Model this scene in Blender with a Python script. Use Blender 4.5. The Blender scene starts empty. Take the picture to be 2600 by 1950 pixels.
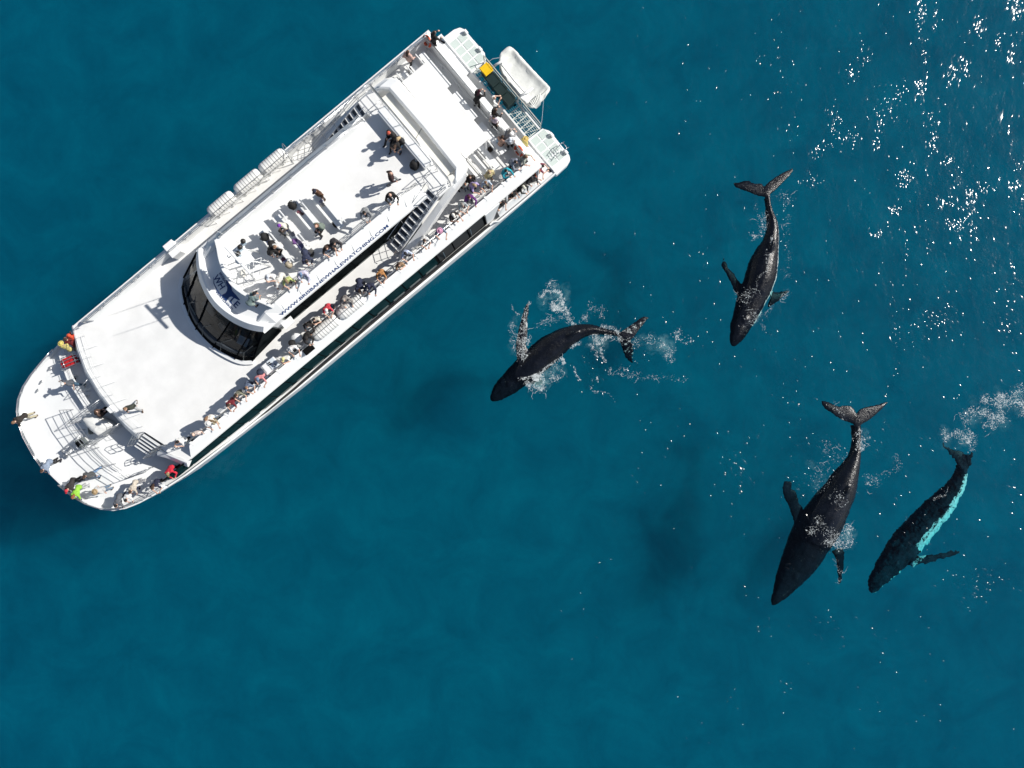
import bpy, bmesh, math, random
from math import radians, sin, cos, pi
from mathutils import Vector, Matrix, noise

sc = bpy.context.scene
COL = sc.collection
# ------------------------------------------------------------------ camera
CAM_H, FOC, PW, PH = 46.0, 1805.0, 2600.0, 1950.0
cd = bpy.data.cameras.new('camera'); cam = bpy.data.objects.new('camera', cd); COL.objects.link(cam)
cam.location = (0, 0, CAM_H); cam.rotation_euler = (0, 0, 0)
cd.sensor_width = 36.0; cd.lens = 36.0 * FOC / PW; cd.clip_start = 0.5; cd.clip_end = 6000
sc.camera = cam
# ------------------------------------------------------------------ sky, sun, exposure
SUN_EL = radians(37.0)
SUN_AZ = Vector((0.946, 0.326, 0)).normalized()
w = bpy.data.worlds.new('World'); sc.world = w; w.use_nodes = True
nt = w.node_tree; nt.nodes.clear()
sky = nt.nodes.new('ShaderNodeTexSky'); sky.sky_type = 'NISHITA'; sky.sun_disc = False
sky.sun_elevation = SUN_EL; sky.sun_rotation = math.atan2(SUN_AZ.x, SUN_AZ.y)
bg = nt.nodes.new('ShaderNodeBackground'); bg.inputs['Strength'].default_value = 0.062
out = nt.nodes.new('ShaderNodeOutputWorld')
nt.links.new(sky.outputs[0], bg.inputs[0]); nt.links.new(bg.outputs[0], out.inputs[0])
sd = bpy.data.lights.new('sun', 'SUN'); sun = bpy.data.objects.new('sun', sd); COL.objects.link(sun)
sd.energy = 4.6; sd.angle = radians(0.5); sd.color = (1.0, 0.965, 0.90)
to_sun = Vector((SUN_AZ.x * cos(SUN_EL), SUN_AZ.y * cos(SUN_EL), sin(SUN_EL)))
sun.rotation_euler = to_sun.to_track_quat('Z', 'Y').to_euler(); sun.location = to_sun * 120
sc.view_settings.view_transform = 'Standard'; sc.view_settings.look = 'None'
sc.view_settings.exposure = 0.32; sc.view_settings.gamma = 1.0; sc.view_settings.use_curve_mapping = False
sc.cycles.max_bounces = 8; sc.cycles.transparent_max_bounces = 48; sc.cycles.volume_bounces = 0
sc.cycles.use_denoising = True; sc.cycles.sample_clamp_indirect = 4.0

R = random.Random(11)

def px(x, y, z=0.0):
    """ground point at height z that stands under pixel (x, y) of the 2600 x 1950 photograph"""
    return Vector(((x - 1300.0) * (CAM_H - z) / FOC, -(y - 975.0) * (CAM_H - z) / FOC, z))

# ------------------------------------------------------------------ materials
def mat(name, col, rough=0.5, metal=0.0, var=0.0, scale=3.0, bump=0.0, bscale=40.0, spec=0.5, col2=None):
    m = bpy.data.materials.new(name); m.use_nodes = True
    t = m.node_tree; b = t.nodes['Principled BSDF']
    b.inputs['Base Color'].default_value = (*col, 1); b.inputs['Roughness'].default_value = rough
    b.inputs['Metallic'].default_value = metal; b.inputs['Specular IOR Level'].default_value = spec
    if var > 0 or col2:
        tc = t.nodes.new('ShaderNodeTexCoord'); n = t.nodes.new('ShaderNodeTexNoise')
        n.inputs['Scale'].default_value = scale; n.inputs['Detail'].default_value = 6; n.inputs['Roughness'].default_value = 0.6
        r = t.nodes.new('ShaderNodeValToRGB')
        c2 = col2 or tuple(c * (1 - var) for c in col)
        r.color_ramp.elements[0].position = 0.35; r.color_ramp.elements[1].position = 0.65
        r.color_ramp.elements[0].color = (*c2, 1); r.color_ramp.elements[1].color = (*col, 1)
        t.links.new(tc.outputs['Object'], n.inputs['Vector']); t.links.new(n.outputs['Fac'], r.inputs[0])
        t.links.new(r.outputs[0], b.inputs['Base Color'])
    if bump > 0:
        tc = t.nodes.new('ShaderNodeTexCoord'); n = t.nodes.new('ShaderNodeTexNoise')
        n.inputs['Scale'].default_value = bscale; n.inputs['Detail'].default_value = 4
        bp = t.nodes.new('ShaderNodeBump'); bp.inputs['Strength'].default_value = bump; bp.inputs['Distance'].default_value = 0.02
        t.links.new(tc.outputs['Object'], n.inputs['Vector']); t.links.new(n.outputs['Fac'], bp.inputs['Height'])
        t.links.new(bp.outputs[0], b.inputs['Normal'])
    return m

_mc = {}
def cloth(col):
    k = tuple(round(c, 3) for c in col)
    if k not in _mc:
        _mc[k] = mat('cloth_%d' % len(_mc), col, 0.85, var=0.3, scale=9, bump=0.5, bscale=22)
    return _mc[k]

# ------------------------------------------------------------------ mesh building
class MB:
    def __init__(s): s.v = []; s.f = []
    def add(s, vs, fs):
        o = len(s.v); s.v += [tuple(v) for v in vs]; s.f += [tuple(i + o for i in f) for f in fs]; return s
    def box(s, c, size, rz=0.0, ry=0.0):
        hx, hy, hz = size[0] / 2, size[1] / 2, size[2] / 2
        m = Matrix.Translation(c) @ Matrix.Rotation(rz, 4, 'Z') @ Matrix.Rotation(ry, 4, 'Y')
        vs = [m @ Vector((x, y, z)) for x in (-hx, hx) for y in (-hy, hy) for z in (-hz, hz)]
        return s.add(vs, [(0, 1, 3, 2), (4, 6, 7, 5), (0, 4, 5, 1), (2, 3, 7, 6), (0, 2, 6, 4), (1, 5, 7, 3)])
    def prism(s, poly, z0, z1):
        n = len(poly)
        vs = [(p[0], p[1], z0) for p in poly] + [(p[0], p[1], z1) for p in poly]
        fs = [tuple(range(n - 1, -1, -1)), tuple(range(n, 2 * n))] + [(i, (i + 1) % n, n + (i + 1) % n, n + i) for i in range(n)]
        return s.add(vs, fs)
    def loft(s, rings, close=True, caps=True):
        n = len(rings[0]); vs = [p for r in rings for p in r]; fs = []
        for i in range(len(rings) - 1):
            for j in range(n if close else n - 1):
                a, b = i * n + j, i * n + (j + 1) % n
                fs.append((a, b, b + n, a + n))
        if caps and close:
            fs.append(tuple(range(n - 1, -1, -1))); k = (len(rings) - 1) * n; fs.append(tuple(range(k, k + n)))
        return s.add(vs, fs)
    def tube(s, path, r, n=6, closed=False):
        path = [Vector(p) for p in path]; rings = []; m = len(path)
        for i, p in enumerate(path):
            rr = r[i] if isinstance(r, (list, tuple)) else r
            if closed: d = path[(i + 1) % m] - path[i - 1]
            else: d = path[min(i + 1, m - 1)] - path[max(i - 1, 0)]
            d = d.normalized() if d.length > 1e-6 else Vector((0, 0, 1))
            a = d.cross(Vector((0, 0, 1)) if abs(d.z) < 0.9 else Vector((1, 0, 0))).normalized(); b = d.cross(a)
            rings.append([p + a * rr * cos(2 * pi * k / n) + b * rr * sin(2 * pi * k / n) for k in range(n)])
        if closed: rings.append(rings[0])
        return s.loft(rings, True, not closed)
    def ball(s, c, r, nu=10, nv=6, rot=None):
        c = Vector(c); r = (r, r, r) if isinstance(r, (int, float)) else r; vs = []; fs = []
        q = rot or Matrix.Identity(3)
        for i in range(nv + 1):
            a = -pi / 2 + pi * i / nv
            for j in range(nu):
                b = 2 * pi * j / nu
                vs.append(c + q @ Vector((r[0] * cos(a) * cos(b), r[1] * cos(a) * sin(b), r[2] * sin(a))))
        for i in range(nv):
            for j in range(nu):
                k = (j + 1) % nu; fs.append((i * nu + j, i * nu + k, (i + 1) * nu + k, (i + 1) * nu + j))
        return s.add(vs, fs)
    def capsule(s, a, b, ra, rb, n=10):
        a, b = Vector(a), Vector(b); s.ball(a, ra, n, 6); s.ball(b, rb, n, 6)
        if (b - a).length > 1e-5: s.tube([a, b], [ra, rb], n)
        return s
    def mesh(s, name, m=None, smooth=False):
        me = bpy.data.meshes.new(name); me.from_pydata(s.v, [], s.f); me.update()
        bm = bmesh.new(); bm.from_mesh(me); bmesh.ops.remove_doubles(bm, verts=bm.verts, dist=1e-5)
        bmesh.ops.recalc_face_normals(bm, faces=bm.faces); bm.to_mesh(me); bm.free()
        if smooth: me.polygons.foreach_set('use_smooth', [True] * len(me.polygons))
        if m: me.materials.append(m)
        return me
    def obj(s, name, m, parent=None, smooth=False, bevel=0.0):
        me = s.mesh(name, m, smooth); o = bpy.data.objects.new(name, me); COL.objects.link(o)
        if parent is not None: o.parent = parent
        if bevel > 0:
            b = o.modifiers.new('bevel', 'BEVEL'); b.width = bevel; b.segments = 2; b.limit_method = 'ANGLE'
        return o

def tag(o, label=None, cat=None, group=None, kind=None):
    if label: o['label'] = label
    if cat: o['category'] = cat
    if group: o['group'] = group
    if kind: o['kind'] = kind
    return o

def empty(name, loc=(0, 0, 0), rz=0.0, parent=None):
    o = bpy.data.objects.new(name, None); COL.objects.link(o); o.location = loc; o.rotation_euler = (0, 0, rz)
    o.empty_display_size = 0.3
    if parent is not None: o.parent = parent
    return o

def share(name, me, parent=None, m=None, loc=(0, 0, 0), rz=0.0):
    o = bpy.data.objects.new(name, me); COL.objects.link(o); o.location = loc; o.rotation_euler = (0, 0, rz)
    if parent is not None: o.parent = parent
    if m is not None:
        o.material_slots[0].link = 'OBJECT'; o.material_slots[0].material = m
    return o

def remeshed(mb, voxel, name, m=None, smooth_it=0):
    """one continuous skin grown round overlapping closed shapes"""
    me = mb.mesh(name); o = bpy.data.objects.new(name, me); COL.objects.link(o)
    r = o.modifiers.new('r', 'REMESH'); r.mode = 'VOXEL'; r.voxel_size = voxel; r.use_smooth_shade = True
    if smooth_it:
        k = o.modifiers.new('s', 'SMOOTH'); k.factor = 0.5; k.iterations = smooth_it
    dg = bpy.context.evaluated_depsgraph_get(); dg.update()
    res = bpy.data.meshes.new_from_object(o.evaluated_get(dg))
    bpy.data.objects.remove(o); bpy.data.meshes.remove(me)
    res.name = name
    res.polygons.foreach_set('use_smooth', [True] * len(res.polygons))
    res.materials.clear()
    if m: res.materials.append(m)
    return res

def cr(pts, n):
    """Catmull-Rom through tuples of any length, n steps per span"""
    P = [tuple(map(float, p)) for p in pts]; P = [P[0]] + P + [P[-1]]; o = []
    for i in range(1, len(P) - 2):
        for k in range(n):
            t = k / n
            o.append(tuple(0.5 * (2 * b + (c - a) * t + (2 * a - 5 * b + 4 * c - d) * t * t + (3 * b - a - 3 * c + d) * t ** 3)
                           for a, b, c, d in zip(P[i - 1], P[i], P[i + 1], P[i + 2])))
    o.append(P[-2]); return o
# ================================================================== SEA
DEEP = -6.6
def water_material():
    m = bpy.data.materials.new('sea_water'); m.use_nodes = True; t = m.node_tree; N = t.nodes; L = t.links; N.clear()
    o = N.new('ShaderNodeOutputMaterial'); geo = N.new('ShaderNodeNewGeometry')
    def nz(scale, detail, rough, lo=None, vec=None, dist=0.0):
        n = N.new('ShaderNodeTexNoise'); n.inputs['Scale'].default_value = scale; n.inputs['Detail'].default_value = detail
        n.inputs['Roughness'].default_value = rough; n.inputs['Distortion'].default_value = dist
        L.new((vec or geo.outputs['Position']), n.inputs['Vector']); return n
    def math_(op, a, b):
        n = N.new('ShaderNodeMath'); n.operation = op
        for i, v in enumerate((a, b)):
            if isinstance(v, (int, float)): n.inputs[i].default_value = v
            else: L.new(v, n.inputs[i])
        return n.outputs[0]
    mp = N.new('ShaderNodeMapping'); mp.inputs['Rotation'].default_value = (0, 0, radians(20)); mp.inputs['Scale'].default_value = (1.0, 0.75, 1)
    L.new(geo.outputs['Position'], mp.inputs['Vector'])
    swell = nz(0.35, 2, 0.5, vec=mp.outputs[0]); chop = nz(1.6, 2, 0.5, vec=mp.outputs[0], dist=0.4)
    h = math_('ADD', math_('MULTIPLY', swell.outputs[0], 0.14), math_('MULTIPLY', chop.outputs[0], 0.06))
    rip = nz(5.5, 2, 0.5, vec=mp.outputs[0], dist=0.5); h = math_('ADD', h, math_('MULTIPLY', rip.outputs[0], 0.012))
    bp = N.new('ShaderNodeBump'); bp.inputs['Strength'].default_value = 1.0; bp.inputs['Distance'].default_value = 1.0
    L.new(h, bp.inputs['Height'])
    gl = N.new('ShaderNodeBsdfGlossy'); gl.inputs['Roughness'].default_value = 0.08; L.new(bp.outputs[0], gl.inputs['Normal'])
    tr = N.new('ShaderNodeBsdfTransparent'); tr.inputs['Color'].default_value = (0.96, 0.985, 0.99, 1)
    dt = N.new('ShaderNodeVectorMath'); dt.operation = 'DOT_PRODUCT'; L.new(geo.outputs['Normal'], dt.inputs[0]); L.new(geo.outputs['Incoming'], dt.inputs[1])
    # ripple brightness painted into the surface tint as lighter and darker noise
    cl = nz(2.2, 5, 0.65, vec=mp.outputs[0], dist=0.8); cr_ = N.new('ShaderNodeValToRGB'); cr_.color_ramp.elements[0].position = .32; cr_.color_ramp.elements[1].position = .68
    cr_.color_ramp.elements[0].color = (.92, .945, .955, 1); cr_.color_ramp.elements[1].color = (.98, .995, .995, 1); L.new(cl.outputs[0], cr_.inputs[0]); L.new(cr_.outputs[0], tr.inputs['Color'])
    fr = math_('ADD', 0.021, math_('MULTIPLY', math_('POWER', math_('SUBTRACT', 1.0, math_('ABSOLUTE', dt.outputs['Value'], 0)), 5.0), 0.979))
    mx = N.new('ShaderNodeMixShader'); L.new(fr, mx.inputs[0]); L.new(tr.outputs[0], mx.inputs[1]); L.new(gl.outputs[0], mx.inputs[2])
    L.new(mx.outputs[0], o.inputs['Surface'])
    ab = N.new('ShaderNodeVolumeAbsorption'); ab.inputs['Color'].default_value = (0.0, 0.905, 0.945, 1); ab.inputs['Density'].default_value = 0.62
    L.new(ab.outputs[0], o.inputs['Volume'])
    return m

def deep_material():
    """milky water under the clear top layer: light wanders about in it before it comes back up"""
    m = bpy.data.materials.new('deep_water'); m.use_nodes = True; t = m.node_tree; b = t.nodes['Principled BSDF']
    geo = t.nodes.new('ShaderNodeNewGeometry'); n = t.nodes.new('ShaderNodeTexNoise')
    n.inputs['Scale'].default_value = 0.26; n.inputs['Detail'].default_value = 9; n.inputs['Roughness'].default_value = 0.66; n.inputs['Distortion'].default_value = 0.5
    t.links.new(geo.outputs['Position'], n.inputs['Vector'])
    r = t.nodes.new('ShaderNodeValToRGB'); r.color_ramp.elements[0].position = 0.3; r.color_ramp.elements[1].position = 0.72
    r.color_ramp.elements[0].color = (0.02, 0.228, 0.244, 1); r.color_ramp.elements[1].color = (0.02, 0.350, 0.340, 1)
    t.links.new(n.outputs['Fac'], r.inputs[0]); t.links.new(r.outputs[0], b.inputs['Base Color'])
    b.inputs['Roughness'].default_value = 1.0; b.inputs['Specular IOR Level'].default_value = 0.0
    b.inputs['Subsurface Weight'].default_value = 1.0; b.inputs['Subsurface Radius'].default_value = (1, 1, 1)
    b.inputs['Subsurface Scale'].default_value = 54.0
    return m

S = 1400.0
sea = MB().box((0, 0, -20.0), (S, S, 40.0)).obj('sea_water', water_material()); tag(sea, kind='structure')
deep = MB().box((0, 0, -7.2 - 15.0), (S - 20, S - 20, 30.0)).obj('deep_water', deep_material()); tag(deep, kind='structure')

# ================================================================== WHALES
def whale_material():
    m = bpy.data.materials.new('whale_skin'); m.use_nodes = True; t = m.node_tree; N = t.nodes; L = t.links; b = N['Principled BSDF']
    tc = N.new('ShaderNodeTexCoord'); at = N.new('ShaderNodeAttribute'); at.attribute_name = 'pale'
    def nz(s, d, r=0.6):
        n = N.new('ShaderNodeTexNoise'); n.inputs['Scale'].default_value = s; n.inputs['Detail'].default_value = d; n.inputs['Roughness'].default_value = r
        L.new(tc.outputs['Object'], n.inputs['Vector']); return n
    def mr(src, a, b_, c, d):
        n = N.new('ShaderNodeMapRange'); L.new(src, n.inputs[0])
        for k, v in zip(('From Min', 'From Max', 'To Min', 'To Max'), (a, b_, c, d)): n.inputs[k].default_value = v
        return n.outputs[0]
    base = N.new('ShaderNodeValToRGB'); e = base.color_ramp.elements
    e[0].position = 0.32; e[0].color = (0.0015, 0.002, 0.0035, 1); e[1].position = 0.72; e[1].color = (0.008, 0.010, 0.017, 1)
    L.new(nz(1.1, 9, 0.68).outputs[0], base.inputs[0])
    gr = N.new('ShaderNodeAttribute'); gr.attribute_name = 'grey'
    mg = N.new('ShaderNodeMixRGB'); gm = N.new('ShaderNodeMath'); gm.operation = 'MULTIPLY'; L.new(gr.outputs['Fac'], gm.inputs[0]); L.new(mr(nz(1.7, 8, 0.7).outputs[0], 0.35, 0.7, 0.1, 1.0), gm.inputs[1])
    L.new(gm.outputs[0], mg.inputs[0]); L.new(base.outputs[0], mg.inputs[1]); mg.inputs[2].default_value = (0.06, 0.095, 0.135, 1); base = mg  # bluish veil of light scattered in the water, mixed into the skin colour
    # barnacle specks and scars
    vo = N.new('ShaderNodeTexVoronoi'); vo.inputs['Scale'].default_value = 7.0; L.new(tc.outputs['Object'], vo.inputs['Vector'])
    speck = N.new('ShaderNodeMath'); speck.operation = 'MULTIPLY'
    L.new(mr(vo.outputs['Distance'], 0.10, 0.17, 1.0, 0.0), speck.inputs[0]); L.new(mr(nz(1.3, 4).outputs[0], 0.55, 0.66, 0.0, 0.8), speck.inputs[1])
    mx1 = N.new('ShaderNodeMixRGB'); L.new(speck.outputs[0], mx1.inputs[0]); L.new(base.outputs[0], mx1.inputs[1]); mx1.inputs[2].default_value = (0.30, 0.29, 0.26, 1)
    # pale flank and belly with a ragged edge
    ad = N.new('ShaderNodeMath'); ad.operation = 'ADD'; L.new(at.outputs['Fac'], ad.inputs[0]); pm = N.new('ShaderNodeMath'); pm.operation = 'MULTIPLY'; L.new(mr(at.outputs['Fac'], 0.0, 0.35, 0.0, 1.0), pm.inputs[0]); L.new(mr(nz(3.4, 7, 0.7).outputs[0], 0.25, 0.75, -0.5, 0.5), pm.inputs[1]); L.new(pm.outputs[0], ad.inputs[1])
    mx2 = N.new('ShaderNodeMixRGB'); L.new(mr(ad.outputs[0], 0.42, 0.62, 0.0, 1.0), mx2.inputs[0]); L.new(mx1.outputs[0], mx2.inputs[1]); mx2.inputs[2].default_value = (0.52, 0.56, 0.55, 1)
    L.new(mx2.outputs[0], b.inputs['Base Color'])
    L.new(mr(nz(5, 4).outputs[0], 0.3, 0.7, 0.17, 0.36), b.inputs['Roughness']); gz = N.new('ShaderNodeNewGeometry'); sz = N.new('ShaderNodeSeparateXYZ'); L.new(gz.outputs['Position'], sz.inputs[0]); L.new(mr(sz.outputs['Z'], -0.05, 0.01, 0.03, 0.40), b.inputs['Specular IOR Level'])   # only skin out of the water is mirror-wet
    bp = N.new('ShaderNodeBump'); bp.inputs['Strength'].default_value = 0.6; bp.inputs['Distance'].default_value = 0.045
    L.new(nz(6, 7, 0.72).outputs[0], bp.inputs['Height']); L.new(bp.outputs[0], b.inputs['Normal'])
    return m
WSKIN = whale_material()

def plate(mb, edge_a, edge_b, th, zfun, steps=5):
    """a fin: two edges given from root to tip, lens-shaped sections between them"""
    A = cr(edge_a, steps); B = cr(edge_b, steps); n = max(len(A), len(B))
    A = [A[round(i * (len(A) - 1) / (n - 1))] for i in range(n)]; B = [B[round(i * (len(B) - 1) / (n - 1))] for i in range(n)]
    rings = []
    for i in range(n):
        t = i / (n - 1); a = px(A[i][0], A[i][1], zfun(t)); b = px(B[i][0], B[i][1], zfun(t)); h = th * (1 - 0.72 * t); ring = []
        for k in range(12):
            th_ = 2 * pi * k / 12; s = 0.5 - 0.5 * cos(th_); p = a.lerp(b, s)
            p.z = zfun(t) + sin(th_) * h * (1.15 - 0.6 * s); ring.append(p)
        rings.append(ring)
    mb.loft(rings)

def whale(name, label, spine, flukes, flippers, pale=None, wob=0.0, voxel=0.07, fin=0.0, grey=0.0, level=False):
    """spine: (px, py, half width px, z of the back); from the tail stock to the snout"""
    if level:      # widths were read along the picture's rows: turn them square to the spine
        S_ = []
        for i, q in enumerate(spine):
            a, b = spine[max(i - 1, 0)], spine[min(i + 1, len(spine) - 1)]; S_.append((q[0], q[1], q[2] * abs(b[1] - a[1]) / math.hypot(b[0] - a[0], b[1] - a[1]), q[3]))
        spine = S_
    mb = MB(); sp = cr(spine, 5); rings = []; n = 20
    C = [px(s[0], s[1], s[3] - .12) for s in sp]
    for c_ in C: c_.z = 0.0
    for i, s in enumerate(sp):
        d = (C[min(i + 1, len(C) - 1)] - C[max(i - 1, 0)]).normalized(); side = Vector((-d.y, d.x, 0))
        hw = max(s[2], 1.5) * CAM_H / FOC; t = i / (len(sp) - 1)
        rv = max(0.80 * hw, min(0.38, hw * 1.6)) if t < 0.6 else hw * (0.80 - 0.22 * (t - 0.6) / 0.4)
        cz = s[3] - rv; ring = []
        for k in range(n):
            a = 2 * pi * k / n; ca, sa = cos(a), sin(a)
            x = math.copysign(abs(ca) ** 0.92, ca) * hw; z = sa * rv
            if sa > 0: z += 0.10 * hw * sa ** 7 * (1.0 if t < 0.62 else 0.35)   # ridge of the back
            ring.append(C[i] + side * x + Vector((0, 0, cz + z)))
        rings.append(ring)
    mb.loft(rings)
    # small hooked dorsal fin about a third of the way from the tail
    i = int(len(sp) * 0.36); d = (C[i + 1] - C[i]).normalized(); z = sp[i][3]
    mb.tube([C[i] + d * 0.55 + Vector((0, 0, z - 0.12)), C[i] + d * 0.15 + Vector((0, 0, z + 0.08)), C[i] - d * 0.25 + Vector((0, 0, z + 0.22)), C[i] - d * 0.33 + Vector((0, 0, z + 0.1))], [0.20, 0.16, 0.07, 0.03], 8)
    # knobs on the snout, the ridge and the raised blowhole
    m = len(sp)
    for k in range(9):
        j = int(m * (0.80 + 0.02 * k)); j = min(j, m - 2); d = (C[min(j + 1, m - 1)] - C[j - 1]).normalized(); side = Vector((-d.y, d.x, 0)); hw = sp[j][2] * CAM_H / FOC
        for q in (-0.55, 0.0, 0.55):
            mb.ball(C[j] + side * hw * q + Vector((0, 0, sp[j][3] - 0.07 - 0.16 * abs(q) * hw)), 0.11, 8, 5)
    j = int(m * 0.77); d = (C[j + 1] - C[j]).normalized()
    mb.ball(C[j] + Vector((0, 0, sp[j][3] - 0.06)), (0.34, 0.26, 0.16), 10, 6, Matrix.Rotation(math.atan2(d.y, d.x), 3, 'Z'))
    for a, b, th, z0, z1 in flukes + flippers:
        plate(mb, a, b, th, lambda t, z0=z0, z1=z1: z0 + (z1 - z0) * t)
    me = remeshed(mb, voxel, 'whale_body', WSKIN, 2)
    # ragged outline of skin seen through moving water, and pigment
    at = me.attributes.new('pale', 'FLOAT', 'POINT'); vals = []
    for v in me.vertices:
        p = v.co
        best, bi = 1e9, 0
        for i in range(0, len(C), 2):
            dd = (C[i].x - p.x) ** 2 + (C[i].y - p.y) ** 2
            if dd < best: best, bi = dd, i
        d = (C[min(bi + 1, len(C) - 1)] - C[max(bi - 1, 0)]).normalized(); lat = (p.x - C[bi].x) * -d.y + (p.y - C[bi].y) * d.x
        hw = max(sp[bi][2], 2) * CAM_H / FOC; low = (sp[bi][3] - p.z) / max(hw, 0.2)
        f = fin if abs(lat) > hw * 1.2 else 0.0
        if pale and abs(lat) < hw * 1.15: f = max(f, pale(bi / (len(C) - 1), lat / hw, low))
        vals.append(f)
        under = wob + (0.035 if p.z < 0 else 0.0)
        if under > 0:
            q = Vector((p.x * 2.2, p.y * 2.2, 3.0)); q2 = Vector((p.x * 7, p.y * 7, 9.0))
            v.co.x += under * noise.noise(q) + under * 0.8 * noise.noise(q2); v.co.y += under * noise.noise(q + Vector((7, 3, 1))) + under * 0.8 * noise.noise(q2 + Vector((5, 1, 0)))
    at.data.foreach_set('value', vals); me.update()
    ga = me.attributes.new('grey', 'FLOAT', 'POINT'); ga.data.foreach_set('value', [grey] * len(me.vertices))  # strength of the painted underwater veil
    o = bpy.data.objects.new(name, me); COL.objects.link(o)
    return tag(o, label, 'whale', 'humpback whales swimming beside the boat')

def Z(x0, y0, s, pts):
    return [(x0 + p[0] / s, y0 + p[1] / s) + tuple((p[2] / s,) if len(p) > 2 else ()) + tuple(p[3:]) for p in pts]

# --- whale nearest the boat: rolled, one long flipper raised
z = lambda p: Z(1200, 700, 3.95, p)
whale('humpback_whale', 'humpback whale nearest the boat, curved, with one long pale-edged flipper raised',
      z([(1480, 590, 22, .10), (1400, 572, 28, .16), (1325, 558, 34, .20), (1190, 540, 57, .28), (1040, 570, 85, .34), (880, 655, 122, .36), (735, 765, 146, .34), (585, 895, 140, .22), (480, 985, 128, .05), (400, 1055, 118, -.15), (290, 1150, 92, -.28), (225, 1215, 58, -.35), (185, 1252, 16, -.55)]),
      [(z([(1440, 590), (1500, 545), (1580, 490), (1660, 432), (1710, 408), (1768, 415)]), z([(1560, 655), (1620, 630), (1670, 580), (1705, 520), (1740, 462), (1772, 418)]), 0.10, 0.08, 0.14),
       (z([(1440, 585), (1470, 660), (1500, 750), (1520, 810), (1560, 862), (1600, 880)]), z([(1580, 610), (1612, 690), (1620, 750), (1622, 800), (1618, 850), (1608, 880)]), 0.10, 0.02, -0.75)],
      [(z([(455, 905), (432, 740), (445, 600), (482, 450), (520, 320), (548, 272)]), z([(600, 800), (540, 690), (556, 590), (556, 440), (572, 320), (565, 272)]), 0.17, -0.10, 0.24),
       (z([(520, 1060), (600, 1090), (680, 1110)]), z([(640, 960), (690, 1020), (720, 1080)]), 0.15, -0.7, -1.3)], fin=0.36)
# --- upper whale, white along one flank
z = lambda p: Z(1780, 400, 3.319, p)
whale('humpback_whale', 'upper humpback whale heading down with a white stripe along its flank',
      z([(562, 335, 24, .05), (572, 390, 23, .10), (585, 455, 31, .16), (605, 520, 42, .22), (612, 600, 52, .28), (600, 700, 70, .36), (574, 800, 104, .40), (551, 900, 126, .40), (530, 1000, 135, .36), (492, 1100, 138, .26), (445, 1200, 132, .15), (405, 1300, 120, .06), (352, 1400, 100, 0.0), (318, 1480, 78, -.03), (285, 1550, 47, -.1), (270, 1592, 15, -.25)]),
      [(z([(585, 345), (480, 325), (400, 300), (310, 265), (272, 232), (258, 200)]), z([(550, 265), (520, 225), (480, 202), (400, 190), (310, 204), (262, 198)]), 0.09, 0.03, -0.12),
       (z([(545, 345), (600, 305), (655, 258), (705, 203), (768, 132), (780, 92)]), z([(530, 250), (545, 205), (605, 158), (680, 116), (740, 96), (775, 88)]), 0.09, 0.03, 0.06)],
      [(z([(330, 1190), (285, 1140), (250, 1060), (212, 985), (168, 905), (186, 848)]), z([(385, 1100), (345, 1075), (300, 1000), (243, 930), (212, 880), (200, 848)]), 0.12, -0.70, -0.42),
       (z([(560, 1270), (610, 1240), (680, 1185), (745, 1130)]), z([(600, 1120), (640, 1130), (690, 1122), (748, 1112)]), 0.14, -0.6, -0.9)],
      pale=lambda t, s, low: .60 if s > 0.84 and 0.12 < t < 0.80 else 0.0, level=True)
# --- largest whale
z = lambda p: Z(1900, 980, 2.86, p)
whale('humpback_whale', 'largest humpback whale, head under water and broad flukes spread at the surface',
      z([(792, 285, 34, .04), (796, 330, 30, .10), (797, 420, 29, .16), (787, 500, 42, .22), (765, 580, 65, .30), (730, 680, 100, .40), (695, 780, 126, .46), (642, 880, 152, .46), (592, 980, 172, .40), (540, 1070, 185, .16), (482, 1165, 176, -.18), (425, 1260, 166, -.32), (368, 1340, 150, -.42), (305, 1420, 118, -.5), (248, 1500, 82, -.55), (195, 1560, 42, -.62), (172, 1590, 12, -.8)]),
      [(z([(810, 300), (720, 265), (640, 230), (570, 182), (530, 130), (522, 92)]), z([(790, 195), (755, 148), (700, 130), (630, 130), (570, 110), (530, 86)]), 0.10, 0.04, -0.12),
       (z([(770, 300), (850, 272), (905, 235), (955, 192), (1003, 150), (1032, 105)]), z([(785, 195), (805, 150), (865, 128), (940, 114), (990, 94), (1018, 78)]), 0.10, 0.04, 0.03)],
      [(z([(370, 1090), (345, 1040), (300, 900), (265, 830), (243, 760), (258, 688)]), z([(450, 960), (415, 930), (390, 860), (350, 775), (330, 720), (312, 686)]), 0.13, -0.75, -0.50),
       (z([(600, 1200), (632, 1260), (642, 1340), (655, 1445)]), z([(690, 1170), (700, 1210), (700, 1300), (668, 1450)]), 0.15, -0.7, -1.1)],
      pale=lambda t, s, low: 0.0, wob=0.0, voxel=0.075, grey=.05, level=True)
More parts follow.
